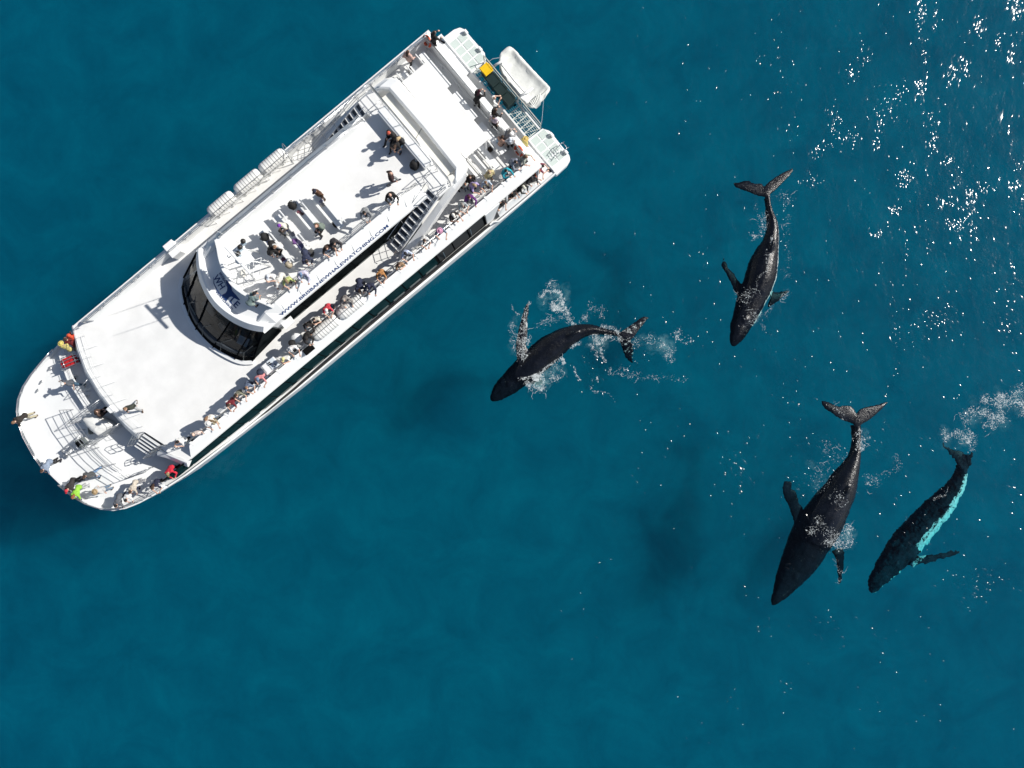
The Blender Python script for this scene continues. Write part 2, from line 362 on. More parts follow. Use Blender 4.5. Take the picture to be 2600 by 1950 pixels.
# --- submerged whale
z = lambda p: Z(2180, 960, 2.86, p)
whale('humpback_whale', 'submerged humpback whale, bluish and blurred, with a bright cyan belly edge',
      z([(772, 630, 32, -.55), (762, 690, 42, -.6), (738, 760, 55, -.7), (702, 830, 68, -.75), (652, 900, 86, -.8), (592, 980, 97, -.85), (530, 1050, 102, -.85), (470, 1120, 107, -.9), (410, 1190, 110, -.95), (340, 1265, 106, -1.0), (270, 1345, 96, -1.1), (200, 1420, 80, -1.2), (130, 1495, 54, -1.3), (85, 1550, 16, -1.5)]),
      [(z([(760, 660), (725, 640), (690, 585), (650, 535), (620, 500), (608, 470)]), z([(790, 590), (770, 545), (730, 525), (690, 510), (650, 495), (614, 468)]), 0.10, -0.6, -0.7),
       (z([(760, 650), (800, 650), (825, 605), (836, 540)]), z([(740, 590), (775, 560), (800, 545), (828, 532)]), 0.10, -0.6, -0.3)],
      [(z([(370, 1370), (430, 1360), (560, 1330), (660, 1302), (738, 1282)]), z([(400, 1290), (460, 1288), (560, 1268), (680, 1252), (740, 1250)]), 0.16, -1.2, -0.7),
       (z([(330, 1220), (270, 1225), (215, 1212)]), z([(370, 1160), (310, 1155), (240, 1190)]), 0.14, -1.3, -1.3)],
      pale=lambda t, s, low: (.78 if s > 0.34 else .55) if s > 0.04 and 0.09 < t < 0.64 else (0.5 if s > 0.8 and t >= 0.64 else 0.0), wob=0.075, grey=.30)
# ================================================================== CAPS ADDED FOR SUN GLINTS
def ripple_material():
    m = bpy.data.materials.new('ripple_water'); m.use_nodes = True; t = m.node_tree; N = t.nodes; L = t.links; N.clear()
    o = N.new('ShaderNodeOutputMaterial'); g = N.new('ShaderNodeBsdfGlossy'); g.inputs['Roughness'].default_value = 0.14
    tr = N.new('ShaderNodeBsdfTransparent'); mx = N.new('ShaderNodeMixShader'); mx.inputs[0].default_value = 0.024
    L.new(tr.outputs[0], mx.inputs[1]); L.new(g.outputs[0], mx.inputs[2]); L.new(mx.outputs[0], o.inputs['Surface']); return m
RQ = random.Random(5)
mbr = MB()
def glint_cap(x, y, k=1.0):  # cap added for a sun glint, sloped and turned to throw it at the camera
    k *= 0.72; c = px(x, y); a = k * RQ.uniform(0.07, 0.13); b = k * RQ.uniform(0.12, 0.34); hv = to_sun + (Vector((0, 0, CAM_H)) - c).normalized(); need = math.atan2(math.hypot(hv.x, hv.y), hv.z); r1 = a / sin(min(1.1, max(need, .15) * RQ.uniform(1.05, 1.7))); ang = math.atan2(hv.y, hv.x) + RQ.gauss(0, .3)
    bend = RQ.uniform(-0.5, 0.5); vs = []; fs = []; nu, nv = 7, 5
    for j in range(nv):
        s = -1 + 2 * j / (nv - 1); ww = a * (1 - 0.85 * s * s)
        for i in range(nu):
            q = -1 + 2 * i / (nu - 1); X = q * ww; Y = s * b
            zz = (math.sqrt(r1 * r1 - X * X) - math.sqrt(r1 * r1 - ww * ww)) + 0.003 + 0.10 * b * (1 - s * s) * 0.35
            X2 = X + bend * Y * Y / b * 0.4
            vs.append((c.x + X2 * cos(ang) - Y * sin(ang), c.y + X2 * sin(ang) + Y * cos(ang), zz))
    for j in range(nv - 1):
        for i in range(nu - 1):
            fs.append((j * nu + i, j * nu + i + 1, (j + 1) * nu + i + 1, (j + 1) * nu + i))
    mbr.add(vs, fs)
CL = [(1030, 80, 14, 60, 46, 1.3), (1125, 90, 9, 45, 16, 1.2), (1600, 40, 35, 40, 34, 1.7), (1375, 150, 22, 38, 26, 1.4), (1500, 260, 14, 32, 14, 1.2), (1580, 320, 16, 45, 18, 1.3),
      (610, 450, 24, 30, 15, 1.1), (700, 345, 22, 26, 15, 1.1), (1060, 330, 14, 50, 18, 1.0), (1220, 440, 24, 36, 30, 1.2), (1300, 400, 18, 40, 20, 1.4), (1035, 530, 22, 38, 36, 1.3),
      (830, 640, 40, 60, 26, .9), (900, 560, 40, 50, 20, .9), (505, 690, 22, 50, 20, 1.0), (780, 750, 16, 50, 20, 1.1), (1090, 720, 26, 40, 16, 1.0), (1095, 850, 25, 50, 28, 1.0),
      (530, 800, 20, 60, 24, 1.0), (620, 830, 34, 30, 22, .9), (410, 900, 20, 32, 18, 1.1), (770, 870, 16, 30, 10, 1.0), (1230, 970, 32, 20, 16, 1.0), (380, 1080, 30, 26, 20, 1.0),
      (930, 1080, 24, 40, 36, 1.0), (870, 1275, 22, 30, 18, 1.1), (1170, 1230, 44, 26, 24, 1.0), (1330, 1220, 24, 45, 36, 1.1), (1250, 1360, 34, 34, 40, .9), (1340, 1370, 10, 60, 12, .9),
      (1590, 1120, 26, 12, 14, 1.0), (1400, 1130, 40, 22, 20, 1.0), (780, 1410, 34, 16, 16, 1.0), (1080, 1500, 10, 20, 6, .9), (1510, 705, 3, 3, 3, 2.6), (240, 640, 60, 200, 22, .8), (130, 360, 40, 30, 9, .9)]
for cx, cy, sx, sy, n, k in CL:
    for _ in range(n): glint_cap(1900 + RQ.gauss(cx, sx) / 2.37, RQ.gauss(cy, sy) / 2.37, k * RQ.uniform(0.6, 1.1))
CL2 = [(2020, 690, 34, 22, 50, .9), (1932, 700, 7, 40, 18, .9), (1960, 500, 10, 60, 14, 1.0), (2180, 660, 16, 70, 30, 1.1), (1648, 520, 6, 34, 16, 1.2), (1690, 470, 12, 50, 14, .9), (1590, 1000, 26, 40, 24, .9),
       (1880, 640, 60, 160, 26, .9), (2120, 1258, 28, 16, 22, 1.0), (2110, 1290, 20, 14, 10, 1.1), (1600, 1010, 8, 30, 10, 1.2), (2070, 1255, 30, 14, 10, 1.0), (1780, 1345, 22, 18, 10, 1.0), (1805, 1385, 14, 10, 6, 1.0), (1640, 1362, 14, 10, 7, 1.0),
       (1690, 1482, 12, 10, 6, .9), (1570, 1510, 18, 10, 5, .8), (2000, 1180, 50, 160, 24, .9), (1520, 560, 12, 60, 8, 1.0), (1460, 950, 30, 40, 8, 1.0), (2190, 1060, 8, 40, 8, 1.3), (1300, 1215, 6, 6, 2, 1.0), (1950, 1480, 100, 90, 14, .8),
       (1830, 990, 14, 60, 22, .9), (1700, 900, 30, 60, 16, .9), (1740, 1050, 30, 30, 14, .9), (1300, 760, 60, 40, 22, .8), (1450, 720, 60, 50, 30, .9), (1260, 830, 40, 30, 16, .9)]
for cx, cy, sx, sy, n, k in CL2:
    for _ in range(n): glint_cap(RQ.gauss(cx, sx) * 1.1754, RQ.gauss(cy, sy) * 1.1754, k * RQ.uniform(0.6, 1.1))
for _ in range(420):
    x = 1300 + 1300 * RQ.random() ** 0.62; y = RQ.uniform(0, 1950)
    if RQ.random() < (1.0 if y < 1450 else 0.35): glint_cap(x, y, RQ.uniform(0.5, 1.0))
added_glint_caps = mbr.obj('added_glint_caps', ripple_material(), smooth=True); tag(added_glint_caps, kind='stuff')

# ================================================================== FOAM
def foam_material():
    m = bpy.data.materials.new('foam'); m.use_nodes = True; t = m.node_tree; N = t.nodes; N.clear(); o = N.new('ShaderNodeOutputMaterial')
    d = N.new('ShaderNodeBsdfDiffuse'); d.inputs['Color'].default_value = (0.74, 0.79, 0.80, 1); tr = N.new('ShaderNodeBsdfTransparent'); mx = N.new('ShaderNodeMixShader')
    geo = N.new('ShaderNodeNewGeometry'); n = N.new('ShaderNodeTexNoise'); n.inputs['Scale'].default_value = 6.0; n.inputs['Detail'].default_value = 3; t.links.new(geo.outputs['Position'], n.inputs['Vector'])
    r = N.new('ShaderNodeMapRange'); r.inputs['From Min'].default_value = .38; r.inputs['From Max'].default_value = .62; r.inputs['To Min'].default_value = .10; r.inputs['To Max'].default_value = .60; t.links.new(n.outputs['Fac'], r.inputs[0])
    t.links.new(r.outputs[0], mx.inputs[0]); t.links.new(tr.outputs[0], mx.inputs[1]); t.links.new(d.outputs[0], mx.inputs[2]); t.links.new(mx.outputs[0], o.inputs['Surface']); return m
FOAM = foam_material()
def foam(name, parts, z0=0.02):
    """parts: (polyline in photo pixels, spread px, count, blob size m, height of what it lies on)"""
    mb = MB()
    for line, spread, n, size, zz in parts:
        P = cr(line, 8) if len(line) > 2 else line
        for _ in range(int(n * 2.1)):
            t = RQ.random() * (len(P) - 1); i = min(int(t), len(P) - 2); f = t - i
            x = P[i][0] * (1 - f) + P[i + 1][0] * f; y = P[i][1] * (1 - f) + P[i + 1][1] * f
            nx_ = noise.noise(Vector((x * .05, y * .05, 1))) * spread * 1.6; ny_ = noise.noise(Vector((x * .05, y * .05, 8))) * spread * 1.6
            c = px(x + RQ.gauss(0, spread * .45) + nx_, y + RQ.gauss(0, spread * .45) + ny_, zz + z0)
            s = size * 0.38 * RQ.choice((0.35, 0.5, 0.6, 1.0, 1.5)) * RQ.uniform(.7, 1.3); a = RQ.uniform(0, pi); e = RQ.uniform(1.0, 3.0)
            mb.ball(c, (s * e, s, min(s * 0.5, 0.02)), 5, 3, Matrix.Rotation(a, 3, 'Z'))
        # thin lacy threads drawn out along the wash
        for _ in range(n // 32):
            t = RQ.random() * (len(P) - 1.01); x = P[int(t)][0]; y = P[int(t)][1]; th = RQ.uniform(0, 2 * pi); path = []
            x += RQ.gauss(0, spread * .7); y += RQ.gauss(0, spread * .7)
            for k in range(7):
                path.append(px(x, y, zz + z0)); th += RQ.gauss(0, .7); x += 3.6 * cos(th); y += 3.6 * sin(th)
            mb.tube(path, [.005, .009, .012, .013, .010, .008, .004], 4)
    o = mb.obj(name, FOAM); tag(o, kind='stuff'); return o
def bubble_material():
    m = bpy.data.materials.new('bubble_cloud'); m.use_nodes = True; t = m.node_tree; N = t.nodes; N.clear(); o = N.new('ShaderNodeOutputMaterial')
    d = N.new('ShaderNodeBsdfDiffuse'); d.inputs['Color'].default_value = (0.62, 0.74, 0.74, 1); tr = N.new('ShaderNodeBsdfTransparent'); mx = N.new('ShaderNodeMixShader')
    lw = N.new('ShaderNodeLayerWeight'); lw.inputs['Blend'].default_value = .5; geo = N.new('ShaderNodeNewGeometry'); n = N.new('ShaderNodeTexNoise'); n.inputs['Scale'].default_value = 3.5; n.inputs['Detail'].default_value = 6; t.links.new(geo.outputs['Position'], n.inputs['Vector'])
    r = N.new('ShaderNodeMapRange'); r.inputs['From Min'].default_value = .4; r.inputs['From Max'].default_value = .68; r.inputs['To Min'].default_value = 0.0; r.inputs['To Max'].default_value = .06; t.links.new(n.outputs['Fac'], r.inputs[0])
    i = N.new('ShaderNodeMath'); i.operation = 'SUBTRACT'; i.inputs[0].default_value = 1.0; t.links.new(lw.outputs['Facing'], i.inputs[1]); p = N.new('ShaderNodeMath'); p.operation = 'POWER'; t.links.new(i.outputs[0], p.inputs[0]); p.inputs[1].default_value = 4.0
    k = N.new('ShaderNodeMath'); k.operation = 'MULTIPLY'; t.links.new(r.outputs[0], k.inputs[0]); t.links.new(p.outputs[0], k.inputs[1])
    t.links.new(k.outputs[0], mx.inputs[0]); t.links.new(tr.outputs[0], mx.inputs[1]); t.links.new(d.outputs[0], mx.inputs[2]); t.links.new(mx.outputs[0], o.inputs['Surface']); return m
BUB = MB()
def bubbles(line, spread, n):
    P = cr(line, 6)
    for _ in range(n):
        t = RQ.random() * (len(P) - 1.01); x, y = P[int(t)][0] + RQ.gauss(0, spread), P[int(t)][1] + RQ.gauss(0, spread); s = RQ.uniform(.16, .6)
        BUB.ball(px(x, y, -.12 - .25 * s - RQ.uniform(0, .12)), (s * RQ.uniform(1, 1.8), s, s * .35), 12, 6, Matrix.Rotation(RQ.uniform(0, pi), 3, 'Z'))
q = lambda pts: Z(1200, 700, 3.95, pts)
for ln, sp, n in (([(690, 225), (820, 150), (900, 180), (860, 330)], 7, 12), ([(400, 480), (410, 660), (430, 760)], 5, 6), ([(520, 1000), (640, 1040), (700, 1100), (560, 1100)], 8, 14), ([(760, 980), (860, 940), (800, 910)], 7, 6), ([(1220, 640), (1270, 700), (1330, 660)], 7, 7), ([(1640, 690), (1850, 650), (1960, 800)], 9, 9)): bubbles(q(ln), sp, n)
q = lambda pts: Z(2180, 960, 2.86, pts)
for ln, sp, n in (([(840, 230), (980, 290), (1050, 200), (1200, 80)], 12, 24), ([(1060, 160), (1230, 260)], 12, 10), ([(620, 390), (760, 440), (820, 400)], 8, 9)): bubbles(q(ln), sp, n)
q = lambda pts: Z(1900, 980, 2.86, pts)
for ln, sp, n in (([(640, 1160), (720, 1100), (745, 1020)], 7, 7), ([(490, 560), (560, 720)], 10, 5), ([(840, 340), (860, 420)], 6, 4)): bubbles(q(ln), sp, n)
bo = BUB.obj('bubble_cloud', bubble_material(), smooth=True); tag(bo, kind='stuff')
q = lambda pts: Z(1200, 700, 3.95, pts)
foam('foam', [
    (q([(690, 225), (740, 190), (820, 150), (900, 180), (880, 260), (840, 340), (780, 340)]), 6, 230, .045, 0), (q([(790, 280), (850, 330), (900, 300), (890, 220)]), 9, 170, .06, 0),
    (q([(730, 130), (780, 70), (840, 90), (800, 140)]), 8, 70, .03, 0), (q([(900, 340), (970, 380), (1000, 440), (1010, 490)]), 7, 130, .035, 0), (q([(650, 520), (760, 460), (860, 420), (960, 400)]), 9, 130, .03, 0),
    (q([(400, 480), (390, 560), (410, 660), (430, 760)]), 8, 110, .03, 0), (q([(385, 290), (420, 340), (460, 380)]), 3, 26, .035, 0), (q([(1190, 300), (1230, 350), (1290, 340), (1280, 410)]), 10, 70, .03, 0),
    (q([(1080, 400), (1130, 420), (1080, 440)]), 10, 50, .03, 0),
    (q([(520, 1000), (580, 1010), (640, 1030), (700, 990)]), 10, 260, .07, 0), (q([(540, 1040), (560, 1110), (640, 1150), (700, 1130), (710, 1040)]), 8, 230, .04, 0), (q([(760, 980), (800, 1020), (850, 1020), (880, 950), (800, 910)]), 9, 120, .035, 0),
    (q([(560, 1010), (680, 970), (790, 880), (890, 820), (920, 880)]), 5, 220, .045, 0.02), (q([(1160, 560), (1220, 600), (1270, 660), (1330, 620), (1400, 600)]), 8, 260, .04, .06), (q([(980, 710), (1040, 680), (1090, 650)]), 5, 90, .035, 0.02),
    (q([(1200, 690), (1220, 760), (1240, 830)]), 6, 70, .035, 0), (q([(1280, 730), (1310, 800), (1330, 860)]), 4, 60, .045, 0), (q([(1500, 920), (1540, 1000), (1620, 1000), (1750, 1030), (1880, 1020), (2100, 1040)]), 9, 130, .03, 0),
    (q([(1640, 690), (1720, 640), (1850, 650), (1940, 720), (1980, 850)]), 11, 150, .035, 0), (q([(2020, 600), (2060, 560), (2080, 640), (2150, 670)]), 12, 60, .05, 0), (q([(1900, 660), (2010, 750), (1960, 790), (1990, 860)]), 8, 80, .04, 0),
    (q([(1020, 920), (1045, 1000), (1070, 1050)]), 3, 24, .06, 0), (q([(1240, 1010), (1260, 1070)]), 3, 14, .05, 0), (q([(1180, 1110), (1225, 1175), (1330, 1160), (1440, 1285)]), 3, 26, .045, 0), (q([(1390, 930), (1370, 990), (1500, 1000)]), 6, 40, .035, 0),
    (q([(470, 830), (490, 700), (510, 580)]), 16, 260, .045, .1), (q([(515, 560), (530, 450), (545, 340), (555, 280)]), 7, 110, .035, .25),
    (q([(1470, 560), (1380, 520), (1280, 520)]), 6, 130, .03, .2), (q([(1440, 560), (1480, 620), (1520, 600), (1600, 600)]), 10, 130, .03, .12),
])
q2 = lambda pts: Z(2180, 960, 2.86, pts)
foam('foam', [
    (q2([(840, 230), (900, 250), (980, 290), (1050, 280), (1040, 200), (1100, 140), (1200, 80)]), 14, 520, .045, 0), (q2([(1060, 160), (1130, 170), (1200, 200), (1230, 260)]), 16, 280, .05, 0), (q2([(900, 130), (950, 160), (1010, 150)]), 12, 130, .04, 0),
    (q2([(620, 390), (650, 430), (720, 390), (760, 440), (800, 470), (820, 420), (790, 380)]), 9, 260, .045, 0), (q2([(730, 280), (780, 240), (800, 300), (780, 340)]), 12, 110, .03, 0), (q2([(910, 330), (940, 370), (980, 340)]), 10, 60, .035, 0), (q2([(850, 400), (850, 480), (810, 520)]), 8, 70, .03, 0),
    (q2([(540, 880), (590, 860), (640, 850)]), 4, 40, .03, 0), (q2([(240, 560), (290, 650), (90, 740), (60, 770)]), 10, 90, .03, 0)])
q3 = lambda pts: Z(1900, 980, 2.86, pts)
foam('foam', [
    (q3([(480, 1050), (520, 1080), (580, 1110), (650, 1150), (705, 1150), (720, 1080), (745, 1020)]), 12, 330, .045, .10), (q3([(500, 960), (530, 1000), (560, 1060), (510, 1040)]), 15, 120, .035, .42), (q3([(690, 1060), (640, 1130), (600, 1120), (700, 1120)]), 16, 140, .035, .22),
    (q3([(600, 780), (640, 830), (690, 820), (650, 740)]), 18, 60, .04, .62), (q3([(800, 340), (830, 400), (810, 440), (850, 360)]), 12, 170, .045, .16), (q3([(490, 560), (510, 650), (560, 720), (640, 640)]), 22, 110, .03, 0),
    (q3([(560, 420), (620, 470), (660, 590)]), 22, 90, .03, 0), (q3([(620, 130), (640, 180), (700, 240)]), 8, 40, .03, .06), (q3([(880, 660), (930, 680), (900, 700)]), 14, 50, .03, 0), (q3([(640, 1260), (660, 1350), (660, 1440)]), 8, 40, .03, 0)])
q4 = lambda pts: Z(1780, 400, 3.319, pts)
foam('foam', [
    (q4([(545, 490), (530, 560), (570, 620), (590, 660)]), 12, 110, .035, .05), (q4([(440, 690), (480, 680), (500, 600), (490, 530), (470, 380)]), 10, 60, .05, 0), (q4([(660, 290), (710, 300), (690, 330), (715, 400)]), 16, 60, .03, 0), (q4([(720, 480), (740, 560), (740, 800), (730, 960), (700, 1040)]), 10, 80, .025, 0),
    (q4([(370, 1120), (420, 1120), (380, 1200), (330, 1180), (400, 1270)]), 14, 100, .035, .36), (q4([(440, 1280), (470, 1300), (430, 1390), (400, 1380)]), 14, 80, .035, .12), (q4([(560, 1270), (570, 1310), (510, 1380), (520, 1450)]), 10, 50, .03, 0), (q4([(600, 660), (595, 740)]), 4, 50, .035, .52),
    (q4([(545, 780), (560, 900), (545, 960), (490, 1010), (455, 1140)]), 4, 70, .03, .56), (q4([(660, 1190), (690, 1160), (740, 1130)]), 9, 60, .03, 0)])  # specks down the back stand in for highlights along the water's edge
# ================================================================== THE BOAT (x to the bow, y to port, z up; water line at z = 0)
BO = Vector((-1.56, 16.80, 0.0)); BA = math.atan2(-0.640, -0.768)
BM = Matrix.Translation(BO) @ Matrix.Rotation(BA, 4, 'Z')
boat = empty('catamaran', BO, BA)
tag(boat, 'white whale watching catamaran crowded with passengers on three open decks', 'boat')

M_WHITE = mat('white_gelcoat', (0.83, 0.84, 0.84), 0.32, var=0.045, scale=0.8, bump=0.03, bscale=3.0)
M_DECK = mat('deck_paint', (0.80, 0.80, 0.79), 0.7, var=0.09, scale=0.9, bump=0.12, bscale=60)
M_CREAM = mat('cream_roof', (0.80, 0.78, 0.71), 0.6, var=0.05, scale=1.0)
M_CANOPY = mat('canopy_panel', (0.83, 0.82, 0.80), 0.5, var=0.04, scale=0.9)
M_GREY = mat('lower_deck_grey', (0.52, 0.52, 0.50), 0.8, var=0.12, scale=2.0)
M_RAIL = mat('rail_steel', (0.62, 0.63, 0.64), 0.28, metal=0.85, var=0.1, scale=6)
M_WRAIL = mat('rail_white', (0.74, 0.75, 0.75), 0.4)
M_DARK = mat('black_trim', (0.010, 0.011, 0.012), 0.5, var=0.3, scale=4, spec=0.0)
M_GLASS = mat('tinted_window', (0.004, 0.022, 0.026), 0.08, var=0.5, scale=1.5, spec=0.0, col2=(0.014, 0.040, 0.046))
M_GLASS2 = mat('deckhouse_glass', (0.004, 0.006, 0.007), 0.08, var=0.5, scale=1.2, spec=0.0, col2=(0.016, 0.020, 0.021))
M_SILL = mat('window_sill_grey', (0.13, 0.15, 0.15), 0.5, var=0.2, scale=3)
M_RUB = mat('rubber_strake', (0.03, 0.03, 0.03), 0.7, var=0.3, scale=5)
M_NAVY = mat('navy_lettering', (0.012, 0.045, 0.16), 0.45)
M_TREAD = mat('stair_tread', (0.70, 0.71, 0.71), 0.6, var=0.08, scale=5)
M_GRATE = mat('grating_fibreglass', (0.62, 0.66, 0.62), 0.7, var=0.1, scale=4)
def grate_material():
    m = mat('grating_fibreglass', (0.60, 0.66, 0.62), 0.7); t = m.node_tree; tc = t.nodes.new('ShaderNodeTexCoord'); v = t.nodes.new('ShaderNodeTexVoronoi'); v.inputs['Scale'].default_value = 15.0; v.inputs['Randomness'].default_value = 0.0
    r_ = t.nodes.new('ShaderNodeValToRGB'); r_.color_ramp.elements[0].position = .36; r_.color_ramp.elements[0].color = (.40, .48, .47, 1); r_.color_ramp.elements[1].position = .42; r_.color_ramp.elements[1].color = (.60, .66, .62, 1)
    t.links.new(tc.outputs['Object'], v.inputs['Vector']); t.links.new(v.outputs['Distance'], r_.inputs[0]); t.links.new(r_.outputs[0], t.nodes['Principled BSDF'].inputs['Base Color']); return m
M_HOLES = grate_material()
M_STAIR_SHADE = mat('stair_shade_grey', (0.12, 0.135, 0.16), 0.8, var=.2, scale=5)  # dark tone standing in for shade under the treads
M_HULL = mat('hull_white', (0.80, 0.81, 0.81), 0.35, var=0.07, scale=0.7)
M_INTER = mat('wheelhouse_interior', (0.05, 0.062, 0.075), 0.8, var=0.3, scale=2)

def bp_(name, mb, m, parent=None, **k): return mb.obj(name, m, parent or boat, **k)
def mirror(pts): return [(p[0], -p[1]) + tuple(p[2:]) for p in pts]
def interp(tab, x):
    if x <= tab[0][0]: return tab[0][1]
    for (a, b), (c, d) in zip(tab, tab[1:]):
        if x <= c: return b + (d - b) * (x - a) / (c - a)
    return tab[-1][1]

# ---- hull: outline at the gunwale, from the port quarter round the bow
HP = [(-1.0, 5.62), (1.5, 5.66), (3.72, 5.66), (4.0, 5.47), (9, 5.47), (14, 5.48), (18, 5.52), (21, 5.60), (24, 5.60), (26.5, 5.60), (28.2, 5.56), (29.4, 5.42), (30.4, 5.26), (31.4, 5.06), (32.2, 4.80), (32.9, 4.40), (33.4, 3.90), (33.8, 3.25), (34.1, 2.45), (34.32, 1.35), (34.42, 0.35)]
OUT = HP + list(reversed(mirror(HP)))
def sheer(u): return interp([(-1, 1.85), (21, 1.85), (24, 2.2), (27.2, 3.0), (30, 3.15), (35, 3.2)], u)
def deckz(u): return interp([(-1, 1.55), (21, 1.70), (24, 1.95), (26.6, 2.5), (27.4, 2.85), (35, 2.85)], u)
def inset(p, d, du=None):
    s = 1 if p[1] > 0 else -1; du = d if du is None else du
    k = max(0.0, min(1.0, (p[0] - 29.0) / 5.5))
    return (p[0] - du * k * 1.0 if p[0] > 20 else p[0] + (du if p[0] < -0.5 else 0), p[1] - s * d * (1 - 0.55 * k))
mb = MB(); rb, rs, ri, rd = [], [], [], []
for p in OUT:
    zs, zd = sheer(p[0]), deckz(p[0]); q = inset(p, 0.24, 1.3); rb.append((q[0], q[1], 0.75)); rs.append((p[0], p[1], zs))
    q = inset(p, 0.10); ri.append((q[0], q[1], zs)); q = inset(p, 0.11); rd.append((q[0], q[1], zd))
mb.loft([rb, rs, ri, rd])
bp_('hull', mb, M_HULL)
for s in (1, -1):
    mb = MB(); rings = []
    for u, hw, zt in ((-1.8, 1.15, .85), (5, 1.3, .85), (20, 1.3, .85), (28, 1.05, .85), (31.5, .6, .9), (33.5, .12, 1.0)):
        rings.append([(u, s * 4.15 + hw * y, z) for y, z in ((-1, zt), (1, zt), (.98, -.2), (.55, -1.1), (0, -1.5), (-.55, -1.1), (-.98, -.2))])
    mb.loft(rings); bp_('float_hull', mb, M_HULL, smooth=False)
# ---- swim platforms and gangway at the stern
for s in (1, -1):
    pl = [(-1.0, 5.60), (-1.9, 5.56), (-2.28, 5.42), (-2.42, 5.15), (-2.46, 3.2), (-2.20, 2.78), (-1.0, 2.72)]
    pl = [(u, s * v) for u, v in pl]
    if s < 0: pl.reverse()
    plat = bp_('swim_platform', MB().prism(pl, 0.9, 1.30), M_WHITE, bevel=0.02)
    for i in range(2):
        for j in range(4):
            bp_('grating', MB().box((-1.38 - 0.62 * i, s * (3.12 + 0.56 * j), 1.312), (0.52, 0.47, 0.024)), M_HOLES, plat)
    for v in (3.5, 4.9): bp_('bollard', MB().box((-2.36, s * v, 1.42), (.16, .30, .22)), M_WHITE, plat, bevel=0.03)
    bp_('quarter_deck', MB().box((-0.40, s * 4.12, 1.62), (1.26, 2.86, 0.26)), M_WHITE, bevel=0.04); bp_('quarter_hatch', MB().box((-0.55, s * 4.3, 1.765), (0.5, .7, 0.05)), M_WHITE, bevel=0.02); bp_('fairlead', MB().box((-.75, s * 5.2, 1.80), (.1, .3, .1), .3), M_DARK, bevel=.03)
    bp_('transom_wall', MB().box((.22, s * 4.0, 2.9), (.06, 2.4, 2.4)), M_WHITE)
gw = bp_('gangway', MB().box((-2.05, 0.0, 1.22), (0.10, 5.5, 0.16)).box((-1.02, 0.0, 1.22), (0.08, 5.5, 0.14)), M_WRAIL)
mb = MB()
for i in range(15): mb.box((-1.53, -2.66 + 0.38 * i, 1.22), (0.94, 0.05, 0.08))
for i in range(14):
    if not 2 <= i <= 8:
        mb.tube([(-1.06, -2.66 + 0.38 * i, 1.28), (-2.0, -2.28 + 0.38 * i, 1.28)], 0.018, 4)
for i in range(7): mb.box((-1.14 - .13 * i, 0, 1.25), (0.022, 5.3, 0.03))
bp_('lattice_floor', mb, M_GRATE, gw)

# ---- rails
def rail(name, path, h, n=3, step=1.25, m=None, r=0.021, lean=(0, 0), parent=None, posts=True):
    """posts and horizontal pipes over a foot line; the top is moved by lean"""
    mb = MB(); P = [Vector(p) for p in path]; L = Vector((lean[0], lean[1], 0))
    for k in range(n):
        f = (k + 1) / n
        mb.tube([p + L * f + Vector((0, 0, h * f)) for p in P], r if k == n - 1 else r * 0.75, 5)
    if posts:
        d = 0.0; marks = [0.0]; tot = sum((P[i + 1] - P[i]).length for i in range(len(P) - 1)); k = max(1, round(tot / step)); want = [tot * i / k for i in range(k + 1)]
        acc = 0.0; wi = 0
        for i in range(len(P) - 1):
            l = (P[i + 1] - P[i]).length
            while wi < len(want) and want[wi] <= acc + l + 1e-6:
                p = P[i].lerp(P[i + 1], (want[wi] - acc) / l if l else 0); mb.tube([p, p + L + Vector((0, 0, h))], r, 5); wi += 1
            acc += l
    return bp_(name, mb, m or M_RAIL, parent, smooth=True)

# ---- main deck cabin
mb = MB(); cab = [(8.0, 4.95), (27.2, 4.95), (27.9, 3.9), (28.3, 2.6), (28.4, 1.2)]; cab = [(8.0, 4.95), (27.0, 4.95), (27.4, 3.75), (27.3, 3.6), (27.6, 2.24), (28.2, 2.18), (28.4, 1.2)] + list(reversed(mirror(cab)))
cabin = bp_('main_cabin', mb.prism(cab, 1.6, 4.14), M_WHITE)
def wall_panel(u0, u1, z0, z1, v0, v1, s, t=0.05):
    """leaning upright panel along the side: v0 at its foot, v1 at its top"""
    return MB().add([(u0, s * v0, z0), (u1, s * v0, z0), (u1, s * v1, z1), (u0, s * v1, z1), (u0, s * (v0 - t), z0), (u1, s * (v0 - t), z0), (u1, s * (v1 - t), z1), (u0, s * (v1 - t), z1)],
                    [(0, 1, 2, 3), (7, 6, 5, 4), (0, 4, 5, 1), (1, 5, 6, 2), (2, 6, 7, 3), (3, 7, 4, 0)])
for s in (1, -1):
    band = bp_('window_band', wall_panel(4.4, 28.9 if s > 0 else 26.6, 1.86, 4.12, 5.28, 5.13, s), M_DARK)
    for i in range(16 if s > 0 else 14):
        u = 8.25 + 1.29 * i
        fr = bp_('window', wall_panel(u + .05, u + 1.24, 2.18, 4.0, 5.285, 5.165, s, .03), M_GLASS, band)
        bp_('sill', MB().box((u + .62, s * 5.315, 2.20), (.86, .08, .08)), M_SILL, fr, bevel=0.02)
    for i in range(3): bp_('louvre_panel', wall_panel(4.6 + 1.2 * i, 5.7 + 1.2 * i, 2.2, 4.0, 5.29, 5.17, s, .03), M_RUB, band)
    for i in range(2): bp_('hinge_strip', MB().box((5.6 + 2.1 * i, s * 5.30, 3.0), (.05, .03, 1.7)), M_RAIL, band)
    bp_('rubbing_strake', MB().tube([(4.3, s * 5.44, 1.92), (12, s * 5.44, 1.92), (20, s * 5.50, 1.92), (24, s * 5.46, 2.05)] + ([(28.8, s * 5.38, 2.35)] if s > 0 else []), 0.075, 6), M_RUB)
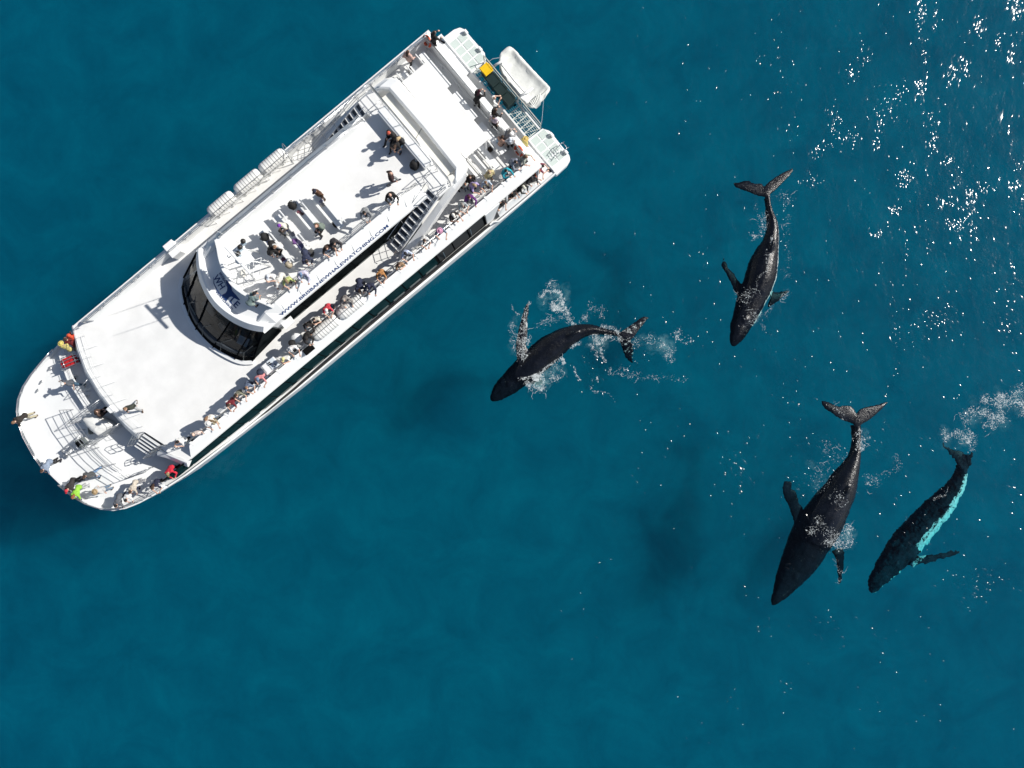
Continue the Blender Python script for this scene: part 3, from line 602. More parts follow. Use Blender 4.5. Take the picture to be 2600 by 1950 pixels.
# open after deck under the upper deck: floor, back wall, side coaming
bp_('after_deck_floor', MB().prism([(.25, 5.38), (8, 5.38), (8, -5.38), (.25, -5.38)][::-1], 1.40, 1.72), M_GREY)
for s in (1, -1):
    bp_('side_coaming', MB().add([(0.3, s * 5.50, 1.86), (3.5, s * 5.50, 1.86), (3.5, s * 5.28, 2.55), (0.9, s * 5.28, 2.55), (0.3, s * 5.40, 1.86), (3.5, s * 5.40, 1.86), (3.5, s * 5.20, 2.55), (0.9, s * 5.20, 2.55)],
        [(0, 1, 2, 3), (7, 6, 5, 4), (0, 4, 5, 1), (1, 5, 6, 2), (2, 6, 7, 3), (3, 7, 4, 0)]), M_WHITE)
    bp_('wing_bracket', MB().add([(3.3, s * 5.28, 4.1), (4.4, s * 5.28, 4.1), (4.4, s * 5.34, 2.0), (3.9, s * 5.34, 2.0), (3.3, s * 5.20, 4.1), (4.4, s * 5.20, 4.1), (4.4, s * 5.26, 2.0), (3.9, s * 5.26, 2.0)],
        [(0, 1, 2, 3), (7, 6, 5, 4), (0, 4, 5, 1), (1, 5, 6, 2), (2, 6, 7, 3), (3, 7, 4, 0)]), M_WHITE)
    for u in (0.25, 2.6): bp_('deck_pillar', MB().box((u, s * 5.05, 2.85), (.12, .12, 2.6)), M_WHITE)

# ---- upper deck
D2S = [(0.02, 5.20), (27.1, 5.20), (27.75, 3.96), (28.2, 2.67), (28.42, 1.2), (28.46, 0.3)]; D2 = [(0.02, 5.20), (27.1, 5.20), (27.72, 3.96), (27.78, 3.62), (27.50, 3.58), (27.92, 2.26), (28.28, 2.22), (28.42, 1.2), (28.46, 0.3)] + list(reversed(mirror(D2S)))
bp_('upper_deck', MB().prism(D2, 4.14, 4.30), M_DECK)
FR = [(27.1, 5.20), (27.75, 3.96), (28.2, 2.67), (28.42, 1.2), (28.46, 0.0)]; FR = FR + list(reversed(mirror(FR[:-1])))
def off(pts, d):
    o = []
    for i, p in enumerate(pts):
        a, b = Vector(pts[max(i - 1, 0)]), Vector(pts[min(i + 1, len(pts) - 1)]); t = (b - a).normalized(); n = Vector((-t.y, t.x)); n = n if n.x > 0 else -n
        o.append((p[0] + n.x * d, p[1] + n.y * d))
    return o
brow = MB(); prof = [(0.0, 4.31), (0.10, 4.29), (0.42, 3.86), (0.38, 3.72), (0.0, 3.72)]
def along(v):
    for p, q in zip(FR, FR[1:]):
        if q[1] <= v <= p[1]: f = (p[1] - v) / (p[1] - q[1]); return (p[0] + (q[0] - p[0]) * f, v)
for part in ([p for p in FR if p[1] > 3.65] + [along(3.65)], [along(2.2)] + [p for p in FR if p[1] < 2.2]):
    brow = MB(); brow.loft([[(off(part, d)[i][0], off(part, d)[i][1], z) for d, z in prof] for i in range(len(part))]); bp_('front_brow', brow, M_WHITE)
FW = [along(2.15)] + [p for p in FR if p[1] < 2.1][:-1]
bp_('front_windows', MB().loft([[(off(FW, d)[i][0], off(FW, d)[i][1], z) for d, z in ((.02, 3.05), (.05, 3.62), (-.03, 3.62), (-.05, 3.05))] for i in range(len(FW))]), M_DARK)
# bulwark round the upper deck, sloping in towards its top
pr = [(0, 4.16), (0.46, 4.92), (0.58, 4.95), (0.60, 4.31)]
path_o = [(26.9, -5.22), (0.04, -5.22), (0.04, 5.22), (26.9, 5.22)]
rings = []
for i, p in enumerate(path_o):
    sx = 0 if i in (0, 3) else 1; sy = 1 if p[1] < 0 else -1
    tl = 1.35 if i in (0, 3) else 1.0
    rings.append([(p[0] + sx * d * .95 + (0 if sx else -d * 1.5), p[1] + sy * d, z) for d, z in pr])
bp_('bulwark', MB().loft(rings), M_WHITE)
for s in (1, -1):
    rail('handrail', [(0.62, s * 4.56, 4.93), (26.2, s * 4.56, 4.93)], 0.34, 2, 1.3, r=0.024)
    for i in range(20): bp_('rail_bracket', MB().add([(1.2 + 1.3 * i, s * 4.60, 4.94), (1.34 + 1.3 * i, s * 4.60, 4.94), (1.27 + 1.3 * i, s * 4.86, 4.80), (1.2 + 1.3 * i, s * 4.60, 5.06), (1.34 + 1.3 * i, s * 4.60, 5.06), (1.27 + 1.3 * i, s * 4.84, 4.86)], [(0, 1, 2), (5, 4, 3), (0, 3, 4, 1), (1, 4, 5, 2), (2, 5, 3, 0)]), M_WRAIL)
rail('stern_rail', [(0.60, -4.5, 4.93), (0.60, 4.5, 4.93)], 0.36, 2, 1.2, r=0.024)
rail('stern_inner_rail', [(0.85, -4.3, 4.30), (0.85, 4.2, 4.30)], 0.62, 1, 1.4, r=0.020)
rail('front_rail', [(27.0, -4.3, 4.3), (27.35, -3.5, 4.3), (27.72, -2.45, 4.3), (27.92, -1.2, 4.3), (27.98, 0, 4.3), (27.92, 1.2, 4.3), (27.80, 1.95, 4.3)], 0.95, 4, 1.35, r=0.013, m=M_WRAIL, lean=(-.12, 0))
for v, u in ((-3.5, 27.35), (-2.45, 27.72), (-1.2, 27.92), (0, 27.98), (1.2, 27.92)): bp_('rail_stay', MB().tube([(u - .12, v, 5.2), (u - .60, v + .12, 4.32)], 0.010, 4), M_WRAIL)
# folded step light and speaker boxes on the front edge
bp_('light_box', MB().box((28.55, 0.02, 4.42), (.30, .36, .22), 0.1), M_WHITE, bevel=0.04)
bp_('stair_hood', MB().add([(27.15, 4.9, 4.32), (28.05, 3.62, 4.32), (28.35, 3.75, 4.05), (27.4, 5.05, 4.05), (27.15, 4.9, 3.95), (28.05, 3.62, 3.95), (28.35, 3.75, 3.9), (27.4, 5.05, 3.9)],
    [(0, 1, 2, 3), (7, 6, 5, 4), (0, 4, 5, 1), (1, 5, 6, 2), (2, 6, 7, 3), (3, 7, 4, 0)]), M_WHITE)

# ---- top deck house
HS = [(6.6, 2.82), (17.9, 2.82)]
bp_('deckhouse_wall', MB().prism([(6.6, 2.78), (17.85, 2.78), (17.85, -2.78), (6.6, -2.78)][::-1], 4.3, 6.72), M_WHITE)
for s in (1, -1):
    band = bp_('deckhouse_window_band', wall_panel(6.7, 17.95, 4.40, 6.62, 2.84, 2.86, s, .05), M_DARK)
    for i in range(7):
        u = 8.5 + 1.22 * i
        fr = bp_('window', wall_panel(u + .04, u + 1.18, 4.62, 6.5, 2.855, 2.875, s, .03), M_GLASS2, band)
        bp_('sill', MB().box((u + .6, s * 2.89, 4.66), (.86, .05, .07)), M_SILL, fr, bevel=0.02)
    fr = bp_('wing_door', wall_panel(17.05, 17.85, 4.45, 6.5, 2.862, 2.882, s, .03), M_SILL, band); bp_('door_pane', wall_panel(17.15, 17.75, 5.1, 6.35, 2.875, 2.893, s, .02), M_WHITE, fr)
    bp_('wing_window_flap', MB().box((17.1, s * 3.08, 5.6), (.7, 0.42, 0.04), 0, 0.0), M_WHITE)
DK3 = [(5.0, 3.42), (6.15, 3.42), (6.15, 2.35), (17.1, 2.35), (17.45, 1.3), (17.75, .6)]; DK3 = DK3 + list(reversed(mirror(DK3)))
bp_('top_deck', MB().prism(DK3, 6.70, 6.90), M_DECK)
for s in (1, -1):
    P = [(2.98, 6.60), (2.96, 6.72), (2.36, 7.50), (2.26, 7.50), (2.24, 6.91)]
    ru = [6.45, 7.4, 16.6, 17.4, 18.3]; sc_ = [0.12, 1.0, 1.0, 0.80, 0.20]
    bp_('side_bulwark', MB().loft([[(u, s * v, 6.60 + (z - 6.60) * k) for v, z in P] for u, k in zip(ru, sc_)]), M_WHITE)
    rail('top_rail', [(6.6, s * 2.30, 7.25), (9, s * 2.30, 7.48), (16.6, s * 2.30, 7.48)], 0.45, 3, 1.3, r=0.022, lean=(0, s * -0.05))
    for i in range(8): bp_('rail_bracket', MB().tube([(7.6 + 1.25 * i, s * 2.32, 7.5), (7.75 + 1.25 * i, s * 2.75, 7.04)], 0.016, 4), M_WRAIL)
# front: parapet, sunk brow roof with a raised lip, windscreen
IC = [(16.9, 2.42), (17.12, 1.95), (17.45, 1.35), (17.72, .6), (17.80, 0)]; IC = cr(IC + list(reversed(mirror(IC[:-1]))), 3)
OC = [(18.28, 2.88), (18.55, 2.62), (18.95, 2.05), (19.33, 1.15), (19.52, 0)]; OC = cr(OC + list(reversed(mirror(OC[:-1]))), 3)
BC = [(20.30, 3.16), (20.85, 2.72), (21.28, 1.95), (21.62, .95), (21.70, 0)]; BC = cr(BC + list(reversed(mirror(BC[:-1]))), 3)
NK = len(IC)
def lerp2(a, b, f, z): return (a[0] + (b[0] - a[0]) * f, a[1] + (b[1] - a[1]) * f, z)
pf = [(-.09, 7.62), (0.0, 7.62), (0.05, 6.98), (0.64, 6.84), (0.68, 6.87), (0.74, 7.04), (0.80, 7.05), (1.0, 6.66), (0.97, 6.60), (-.09, 6.72)]
bp_('wheelhouse_roof', MB().loft([[lerp2(IC[i], OC[i], f, z) for f, z in pf] for i in range(NK)]), M_WHITE)
def glass_material():
    m = bpy.data.materials.new('windscreen_glass'); m.use_nodes = True; t = m.node_tree; N = t.nodes; N.clear(); o = N.new('ShaderNodeOutputMaterial')
    g = N.new('ShaderNodeBsdfGlossy'); g.inputs['Roughness'].default_value = 0.05; tr = N.new('ShaderNodeBsdfTransparent'); tr.inputs['Color'].default_value = (0.46, 0.55, 0.60, 1)
    lw = N.new('ShaderNodeLayerWeight'); lw.inputs['Blend'].default_value = 0.22; mx = N.new('ShaderNodeMixShader')
    t.links.new(lw.outputs['Fresnel'], mx.inputs[0]); t.links.new(tr.outputs[0], mx.inputs[1]); t.links.new(g.outputs[0], mx.inputs[2]); t.links.new(mx.outputs[0], o.inputs['Surface']); return m
M_SCREEN = glass_material()
def edge_pt(c, t):
    x = t * (len(c) - 1); i = min(int(x), len(c) - 2); return lerp2(c[i], c[i + 1], x - i, 0)
def scr(t, f):
    a = edge_pt(OC, t); b = edge_pt(BC, t); return Vector((a[0] + (b[0] - a[0]) * f, a[1] + (b[1] - a[1]) * f, 6.62 + (4.42 - 6.62) * f))
screen = bp_('windscreen_frame', MB().loft([[tuple(scr(i / 24, f) + Vector((dx, 0, dz))) for f, dx, dz in ((0.88, 0, .01), (1.0, 0.0, .01), (1.0, -.12, -.02), (0.88, -.12, -.02))] for i in range(25)]), M_DARK)
cuts = [0.0, 0.18, 0.36, 0.55, 0.75, 1.0]
for a, b in zip(cuts, cuts[1:]):
    bp_('pane', MB().loft([[tuple(scr(a + (b - a) * i / 4, f)) for f in (0.02, 0.3, 0.6, 0.9)] for i in range(5)], close=False), M_SCREEN, screen, smooth=True)
for c in cuts: bp_('mullion', MB().tube([scr(c, 0.0) + Vector((.03, 0, .02)), scr(c, 1.0) + Vector((.03, 0, .02))], 0.045, 6), M_DARK, screen)
for c in (0.10, 0.30, 0.47, 0.66, 0.88): bp_('wiper', MB().tube([scr(c, 0.97) + Vector((.05, 0, .05)), scr(c + .03, 0.70) + Vector((.06, 0, .05)), scr(c - .02, 0.45) + Vector((.06, 0, .05))], 0.016, 5), M_SILL, screen)
bp_('window_ledge', MB().loft([[(BC[i][0] + dx, BC[i][1] * k, z) for dx, k, z in ((-.02, 1.0, 4.31), (-.02, 1.0, 4.47), (.16, 1.05, 4.45), (.17, 1.05, 4.31))] for i in range(NK)]), M_WHITE)
for s in (1, -1):
    bp_('side_pane', MB().add([(20.30, s * 3.16, 4.42), (18.28, s * 2.88, 6.62), (17.9, s * 2.88, 6.62), (17.9, s * 2.90, 4.42), (20.25, s * 3.12, 4.42), (18.28, s * 2.84, 6.62), (17.9, s * 2.84, 6.62), (17.9, s * 2.86, 4.42)],
        [(0, 1, 2, 3), (7, 6, 5, 4), (0, 4, 5, 1), (1, 5, 6, 2), (2, 6, 7, 3), (3, 7, 4, 0)]), M_GLASS2, screen)
# things one sees through the windscreen
bp_('wheelhouse_floor', MB().prism([(17.9, 2.7), (20.2, 2.9), (21.0, 2.0), (21.4, 0), (21.0, -2.0), (20.2, -2.9), (17.9, -2.7)][::-1], 4.31, 4.36), M_INTER)
dash = MB()
dash.loft([[(u, v, z) for u, z in ((BC[i][0] - 1.05, 4.40), (BC[i][0] - 1.0, 5.0), (BC[i][0] - .45, 5.02), (BC[i][0] - .12, 4.50))] for i in range(2, NK - 2) for v in (BC[i][1] * .93,)])
bp_('dashboard', dash, M_INTER)
for v in (-1.0, 0.4): bp_('helm_chair', MB().box((19.2, v, 4.85), (.55, .55, .9)).box((18.95, v, 5.5), (.14, .55, .6)), M_INTER, bevel=0.08)
bp_('instrument_panel', MB().box((20.15, -.6, 5.10), (.35, 1.0, .16), 0, .35), M_SILL, bevel=.03)
bp_('instrument_panel', MB().box((20.25, .75, 5.10), (.30, .6, .16), -.1, .35), M_SILL, bevel=.03)
pp = MB().box((0, 0, 0), (.50, .62, .012)).obj('paper_sheet', mat('paper_white', (.8, .82, .84), .8)); pp.matrix_world = BM @ Matrix.Translation((19.85, 2.12, 5.16)) @ Matrix.Rotation(.45, 4, 'Z'); tag(pp, 'white sheet of paper lying behind the corner pane of the windscreen', 'paper')
bp_('chart_table', MB().box((19.8, 2.1, 4.74), (.8, .9, .76)), M_INTER, bevel=.03)
bp_('grab_pole', MB().tube([(20.55, -2.3, 4.7), (20.9, -1.4, 5.05), (21.0, -.8, 5.05)], 0.05, 6), M_SILL)

# ---- after end of the top deck: lockers, cream roof, arch, canopy
bp_('cream_roof', MB().prism([(4.30, -2.80), (5.02, -2.80), (5.02, 2.80), (4.30, 2.80)], 6.66, 6.80), M_CREAM)
bp_('roof_seam', MB().box((4.66, 0.0, 6.806), (.70, .03, .012), .35), M_SILL)
arch = MB(); rings = []
for v, u0, u1, zt in ((-3.42, 4.3, 4.9, 6.9), (-3.25, 3.85, 4.8, 7.06), (-2.85, 3.62, 4.42, 7.12), (0, 3.58, 4.36, 7.15), (2.85, 3.62, 4.42, 7.12), (3.25, 3.85, 4.8, 7.06), (3.42, 4.3, 4.9, 6.9)):
    rings.append([(u0, v, zt - .38), (u0 + .03, v, zt - .06), (u0 + .12, v, zt), (u1 - .12, v, zt), (u1 - .02, v, zt - .06), (u1, v, zt - .38)])
bp_('arch_beam', arch.loft(rings), M_WHITE)
for s in (1, -1):
    W = [(4.1, 2.95, 3.45, 7.02), (5.1, 3.30, 3.62, 6.75), (6.2, 3.46, 3.80, 6.25), (7.6, 3.62, 4.05, 5.45), (8.8, 3.75, 4.18, 4.78), (9.9, 3.86, 4.24, 4.30)]
    bp_('arch_leg', MB().loft([[(u, s * a, z), (u, s * b, z - .06), (u + .1, s * b, max(z - .9, 4.28)), (u + .1, s * a, max(z - .9, 4.28))] for u, a, b, z in W]), M_WHITE)
bp_('canopy', MB().prism([(1.86, -2.78), (3.56, -2.78), (3.56, 2.70), (1.86, 2.70)], 6.70, 6.80), M_CANOPY, bevel=0.02)
for u in (2.0, 3.5):
    for v in (-2.6, 2.5): bp_('canopy_post', MB().tube([(u, v, 4.3), (u, v, 6.7)], 0.05, 6), M_WHITE)
lk = bp_('deck_locker', MB().box((5.47, -.12, 7.18), (.50, 3.9, .56)), M_WHITE, bevel=0.06)
bp_('locker_lid', MB().box((5.46, -.12, 7.49), (.54, 3.96, .06)), M_WHITE, lk, bevel=0.025)
for v in (-1.4, -.1, 1.2): bp_('catch', MB().box((5.50, v, 7.526), (.05, .09, .012)), M_CREAM, lk)
rail('after_rail', [(5.12, -3.3, 6.9), (5.12, 3.2, 6.9)], 1.05, 3, 1.3, r=0.024)
for s in (1, -1):
    rail('landing_rail', [(5.15, s * 3.38, 6.9), (6.05, s * 3.42, 6.9)], 1.05, 3, .9, r=0.024)
    rail('landing_gate', [(6.15, s * 2.30, 6.9), (5.2, s * 2.30, 6.9)], 1.0, 2, .9, r=0.02)
    # stairs from the upper deck
    st = empty('stairs', (0, 0, 0), 0, boat)
    n = 11; A = Vector((6.12, s * 3.05, 6.86)); Bq = Vector((9.65, s * 3.42, 4.50))
    for i in range(n):
        p = A.lerp(Bq, i / (n - 1)); bp_('tread', MB().box(p, (.17, .72, .035), s * .10), M_TREAD, st)
    for o_ in (-.37, .37):
        a = A + Vector((0, o_, 0)); b = Bq + Vector((.1, o_, -.1)); bp_('stringer', MB().add([a + Vector((0, -.02, .08)), b + Vector((0, -.02, .08)), b + Vector((0, -.02, -.14)), a + Vector((0, -.02, -.14)), a + Vector((0, .02, .08)), b + Vector((0, .02, .08)), b + Vector((0, .02, -.14)), a + Vector((0, .02, -.14))],
            [(0, 1, 2, 3), (7, 6, 5, 4), (0, 4, 5, 1), (1, 5, 6, 2), (2, 6, 7, 3), (3, 7, 4, 0)]), M_WHITE, st)
    a = A + Vector((.05, 0, -.16)); b = Bq + Vector((0, 0, -.12))
    bp_('stair_shade_panel', MB().add([a + Vector((0, -.36, 0)), a + Vector((0, .36, 0)), b + Vector((0, .36, 0)), b + Vector((0, -.36, 0)), a + Vector((0, -.36, -.03)), a + Vector((0, .36, -.03)), b + Vector((0, .36, -.03)), b + Vector((0, -.36, -.03))], [(0, 1, 2, 3), (7, 6, 5, 4), (0, 4, 5, 1), (1, 5, 6, 2), (2, 6, 7, 3), (3, 7, 4, 0)]), M_STAIR_SHADE, st)  # dark panel added so the gaps between treads look shaded
    mb = MB(); o_ = s * .42
    for k in (0.35, 0.65, 0.95):
        mb.tube([A + Vector((0, o_, k)), Bq + Vector((.1, o_, k)), Bq + Vector((.35, o_, k - .25))], 0.02 if k > .9 else .014, 5)
    for i in range(5):
        p = A.lerp(Bq, i / 4) + Vector((0, o_, 0)); mb.tube([p, p + Vector((0, 0, .95))], 0.018, 5)
    bp_('stair_handrail', mb, M_RAIL, st)
    mb = MB(); o_ = -s * .42
    mb.tube([A + Vector((0, o_, .95)), Bq + Vector((.1, o_, .95))], 0.018, 5)
    for i in range(4):
        p = A.lerp(Bq, i / 3) + Vector((0, o_, 0)); mb.tube([p, p + Vector((0, 0, .95))], 0.014, 5)
    bp_('stair_handrail', mb, M_RAIL, st)

# ---- mast with aerials over the wheelhouse
mast = empty('mast', (0, 0, 0), 0, boat)
mb = MB()
for v in (-.55, .45): mb.tube([(16.75, v, 6.9), (16.45, v * .95, 8.4), (16.0, v * .8, 9.25)], 0.055, 8); mb.tube([(15.6, v, 6.9), (15.75, v * .85, 8.6), (15.9, v * .8, 9.25)], 0.04, 6)
bp_('mast_frame', mb, M_WHITE, mast, smooth=True)
mb = MB()
for z_ in (7.3, 7.8, 8.3, 8.8):
    u = interp([(6.9, 16.75), (8.4, 16.45), (9.25, 16.0)], z_); mb.tube([(u, -.52, z_), (u, .43, z_)], 0.025, 6)
bp_('rung', mb, M_RAIL, mast, smooth=True)
bp_('mast_platform', MB().box((15.95, -.1, 9.28), (.62, 1.1, .05)), M_WHITE, mast, bevel=0.02)
ra = bp_('radar_pedestal', MB().tube([(16.25, .1, 9.3), (16.25, .1, 9.62)], 0.14, 10).ball((16.25, .1, 9.62), (.2, .2, .12)), M_WHITE, mast, smooth=True)
bp_('radar_bar', MB().box((16.25, .1, 9.78), (.14, 1.9, .11), .06), M_WHITE, mast, bevel=0.04)
M_DOME = mat('aerial_black', (0.02, 0.017, 0.015), 0.5)
M_PALE = mat('aerial_blue_grey', (0.42, 0.52, 0.60), 0.5)
for u, v, z_ in ((15.43, -.47, 9.75), (15.75, -.36, 9.70), (16.02, -.14, 9.78)):
    bp_('aerial_stem', MB().tube([(u + .06, v, 9.3), (u, v, z_)], 0.05, 6).box((u + .08, v + .02, z_ - .22), (.22, .16, .16)), M_PALE, mast)
    bp_('aerial_dome', MB().ball((u, v, z_), (.135, .135, .12), 12, 8), M_DOME, mast, smooth=True)
for u, v in ((15.7, -.72), (15.7, .58)): bp_('whip_aerial', MB().tube([(u, v, 9.1), (u, v, 12.4)], [0.02, 0.008], 5), M_WHITE, mast)
bp_('horn', MB().tube([(16.3, -.5, 9.35), (16.62, -.5, 9.38)], [.04, .11], 8), M_WHITE, mast)
bp_('deck_fitting', MB().box((17.0, -.2, 7.0), (.34, .26, .2), .5), M_CREAM, bevel=.03)
# ladder frame beside the mast
mb = MB(); c4 = [(16.95, .55), (16.2, .75), (15.55, .1), (16.35, -.2)]
for i in range(4): mb.tube([(c4[i][0], c4[i][1], 6.9), (c4[i][0], c4[i][1], 7.9)], 0.014, 5); mb.tube([(*c4[i], 7.9), (*c4[(i + 1) % 4], 7.9)], 0.016, 5)
mb.tube([(16.6, .65, 7.9), (16.0, 0, 7.9)], .02, 5)
bp_('mast_guard_rail', mb, M_WRAIL, mast, smooth=True)

# ---- bow
BZ = 2.85
rail('bow_guard_rail', [(31.0, -1.95, BZ), (31.2, -1.05, BZ), (31.28, .05, BZ), (31.25, 1.35, BZ), (31.08, 2.45, BZ), (30.70, 3.55, BZ)], 1.36, 4, 1.35, r=0.022)
rail('bow_fence', [(31.15, -1.05, BZ), (28.85, -.95, BZ)], 1.3, 4, 1.15, r=0.02)
rail('bow_fence', [(31.2, .58, BZ), (28.85, .88, BZ)], 1.3, 4, 1.15, r=0.02)
rail('bow_fence', [(29.5, -2.15, BZ), (28.6, -2.3, BZ)], 1.3, 4, .8, r=0.02)
rail('bow_tail_rail', [(30.70, 3.55, BZ), (30.0, 3.8, BZ), (29.35, 3.9, BZ)], 1.0, 3, .8, r=0.02)
for s in (1, -1):
    P = [p for p in HP if p[0] > 29.3]; P = [(inset(p, .05)[0], s * inset(p, .05)[1], sheer(p[0])) for p in P]
    if s > 0: P = P[:-1]
    rail('gunwale_rail', P, 0.46, 3, 1.6, r=0.02, lean=(-.06, s * -.12))
bs = bp_('slatted_bench_frame', MB().box((29.62, -3.4, 3.05), (.3, .08, .36), -.2).box((29.85, -2.0, 3.05), (.3, .08, .36), -.1).box((29.3, -4.5, 3.05), (.3, .08, .36), -.4), M_WRAIL)
BS = cr([(29.08, -5.0), (29.36, -4.45), (29.57, -3.85), (29.76, -3.25), (29.88, -2.3), (29.99, -1.42)], 4)
for k in range(3): bp_('slat', MB().loft([[(p[0] - .15 + .15 * k + a, p[1], 3.27 + b) for a, b in ((-.055, -.02), (.055, -.02), (.055, .02), (-.055, .02))] for p in BS]), M_WHITE, bs)
# stairs from the upper deck down to the bow
st = empty('bow_stairs', (0, 0, 0), 0, boat)
for i, (u, v, L_) in enumerate(((27.95, 2.88, 1.16), (28.22, 2.85, 1.13), (28.49, 2.83, 1.08), (28.76, 2.82, 1.04), (29.04, 2.76, .95))):
    bp_('tread', MB().box((u, v, 4.22 - .16 * i), (.135, L_, .035), .285), M_TREAD, st)
so = [(27.62, 3.50, 4.16), (27.95, 2.32, 4.16), (29.22, 2.32, 3.30), (28.98, 3.26, 3.30)]
bp_('stair_shade_panel', MB().add(so + [(x, y, z_ - .04) for x, y, z_ in so], [(0, 1, 2, 3), (7, 6, 5, 4), (0, 4, 5, 1), (1, 5, 6, 2), (2, 6, 7, 3), (3, 7, 4, 0)]), M_STAIR_SHADE, st)  # dark panel added below the bow treads as shade in their gaps
for u0, u1, v0, v1 in ((27.95, 29.25, 2.24, 2.24), (27.45, 29.0, 3.64, 3.38)):
    mb = MB()
    for k in (.35, .68, 1.0): mb.tube([(u0, v0, 4.25 + k), (u0 + .25, v0, 4.2 + k), (u1, v1, 3.25 + k), (u1 + .1, v1, 2.95 + k)], 0.02, 5)
    for f in (0, .5, 1): mb.tube([(u0 + (u1 - u0) * f, v0 + (v1 - v0) * f, 4.2 - 1.0 * f), (u0 + (u1 - u0) * f, v0 + (v1 - v0) * f, 5.25 - 1.0 * f)], 0.02, 5)
    bp_('stair_handrail', mb, M_RAIL, st)
    bp_('stringer', MB().add([(u0, v0 - .02, 4.26), (u1, v1 - .02, 3.3), (u1, v1 - .02, 3.1), (u0, v0 - .02, 4.06), (u0, v0 + .02, 4.26), (u1, v1 + .02, 3.3), (u1, v1 + .02, 3.1), (u0, v0 + .02, 4.06)],
        [(0, 1, 2, 3), (7, 6, 5, 4), (0, 4, 5, 1), (1, 5, 6, 2), (2, 6, 7, 3), (3, 7, 4, 0)]), M_WHITE, st)
rail('stair_head_rail', [(26.8, 4.40, 4.3), (27.2, 3.85, 4.3), (27.4, 3.66, 4.3)], 1.0, 3, .7, r=0.018)
# anchor gear
wl = bp_('anchor_winch', MB().tube([(31.85, -.25, 3.2), (31.85, .25, 3.2)], .16, 10).box((31.8, 0, 3.0), (.5, .5, .3)), M_SILL, bevel=.02)
bp_('winch_drum', MB().tube([(31.85, -.14, 3.2), (31.85, .14, 3.2)], .20, 10), M_DARK, wl)
mb = MB()
for a in (-.9, .55): mb.tube([(31.4, a * .6 + .2, 3.25), (32.95, -.1 + a * .25, 3.3)], .025, 5); mb.tube([(31.4, a * .6 + .2, 3.25), (31.4, a * .6 + .2, BZ)], .02, 5); mb.tube([(32.5, a * .3 + .0, 3.3), (32.5, a * .3, BZ)], .02, 5)
for i in range(6): mb.tube([(31.6 + .25 * i, -.32 + .02 * i, 3.26), (31.6 + .25 * i, .48 - .08 * i, 3.26)], .018, 5)
bp_('anchor_frame', mb, M_RAIL, wl, smooth=True)
bp_('anchor', MB().box((32.8, -.15, 3.1), (.7, .12, .12), .1).box((33.05, -.15, 3.06), (.12, .6, .10), .1), M_RAIL, wl, bevel=.02)
for u, v in ((30.5, -4.75), (31.4, -4.45), (31.9, -4.2), (30.5, 4.7)): bp_('deck_cleat', MB().box((u, v, 2.95), (.26, .07, .07), .4).box((u, v, 2.89), (.1, .1, .08)), M_RAIL, bevel=.02)

# ---- lettering
def lettering(name, body, size, origin, xdir, ydir, m, width=None, parent=None, bold=0.0):
    cu = bpy.data.curves.new(name, 'FONT'); cu.body = body; cu.size = size; cu.align_x = 'CENTER'; cu.align_y = 'CENTER'; cu.extrude = 0.003; cu.resolution_u = 3; cu.offset = bold
    o = bpy.data.objects.new(name, cu); COL.objects.link(o); bpy.context.view_layer.update()
    dg = bpy.context.evaluated_depsgraph_get(); me = bpy.data.meshes.new_from_object(o.evaluated_get(dg)); bpy.data.objects.remove(o)
    xs = [v.co.x for v in me.vertices]; k = 1.0 if not width else width / (max(xs) - min(xs))
    X = Vector(xdir).normalized(); Y = Vector(ydir).normalized(); Zn = X.cross(Y).normalized(); Y = Zn.cross(X)
    T = Matrix(((X.x * k, Y.x, Zn.x, origin[0]), (X.y * k, Y.y, Zn.y, origin[1]), (X.z * k, Y.z, Zn.z, origin[2]), (0, 0, 0, 1)))
    me.transform(T); me.materials.clear(); me.materials.append(m); p = bpy.data.objects.new(name, me); COL.objects.link(p); p.parent = parent or boat; return p
lettering('web_address_lettering', 'WWW.BRISBANEWHALEWATCHING.COM', 0.27, (13.05, 2.845, 6.885), (-1, 0, 0), (0, -.60, .78), M_NAVY, width=7.7, bold=0.006)
lg = empty('roof_logo', (0, 0, 0), 0, boat)
zr = 7.0
def roofz(u, v):
    v = abs(v); i = 17.80 - .20 * v * v * .75; o_ = 19.52 - .17 * v * v; f = max(.05, min(.64, (u - i) / (o_ - i))); return 6.98 - (f - .05) / .59 * .14 + .014
def drape(o):
    for q in o.data.vertices: q.co.z = roofz(q.co.x, q.co.y) + (.004 if q.co.z > zr else 0)
    return o
sl = (-1, 0, .10)
drape(lettering('logo_lettering', 'BRISBANE', 0.20, (18.04, -.66, zr), (.16, 1, 0), (-1, .16, .0), M_NAVY, width=.82, parent=lg, bold=.003))
drape(lettering('logo_lettering', 'WH', 0.52, (18.36, -.70, zr), (.13, 1, 0), (-1, .13, .0), M_NAVY, width=.80, parent=lg, bold=.008))
drape(lettering('logo_lettering', 'LE', 0.52, (18.42, .70, zr), (-.06, 1, 0), (-1, -.06, .0), M_NAVY, width=.54, parent=lg, bold=.008))
drape(lettering('logo_lettering', 'WATCHING', 0.20, (18.80, .24, zr), (-.02, 1, 0), (-1, -.02, .0), M_NAVY, width=1.35, parent=lg, bold=.003))
fl = [(18.72, -.06), (18.45, .0), (18.30, -.04), (18.18, -.16), (18.06, -.36), (17.98, -.52), (17.93, -.46), (17.94, -.2), (17.99, 0), (18.06, .1), (18.08, .15), (18.08, .3), (18.07, .5), (18.08, .82), (18.16, .76), (18.24, .55), (18.32, .36), (18.44, .30), (18.72, .36)]
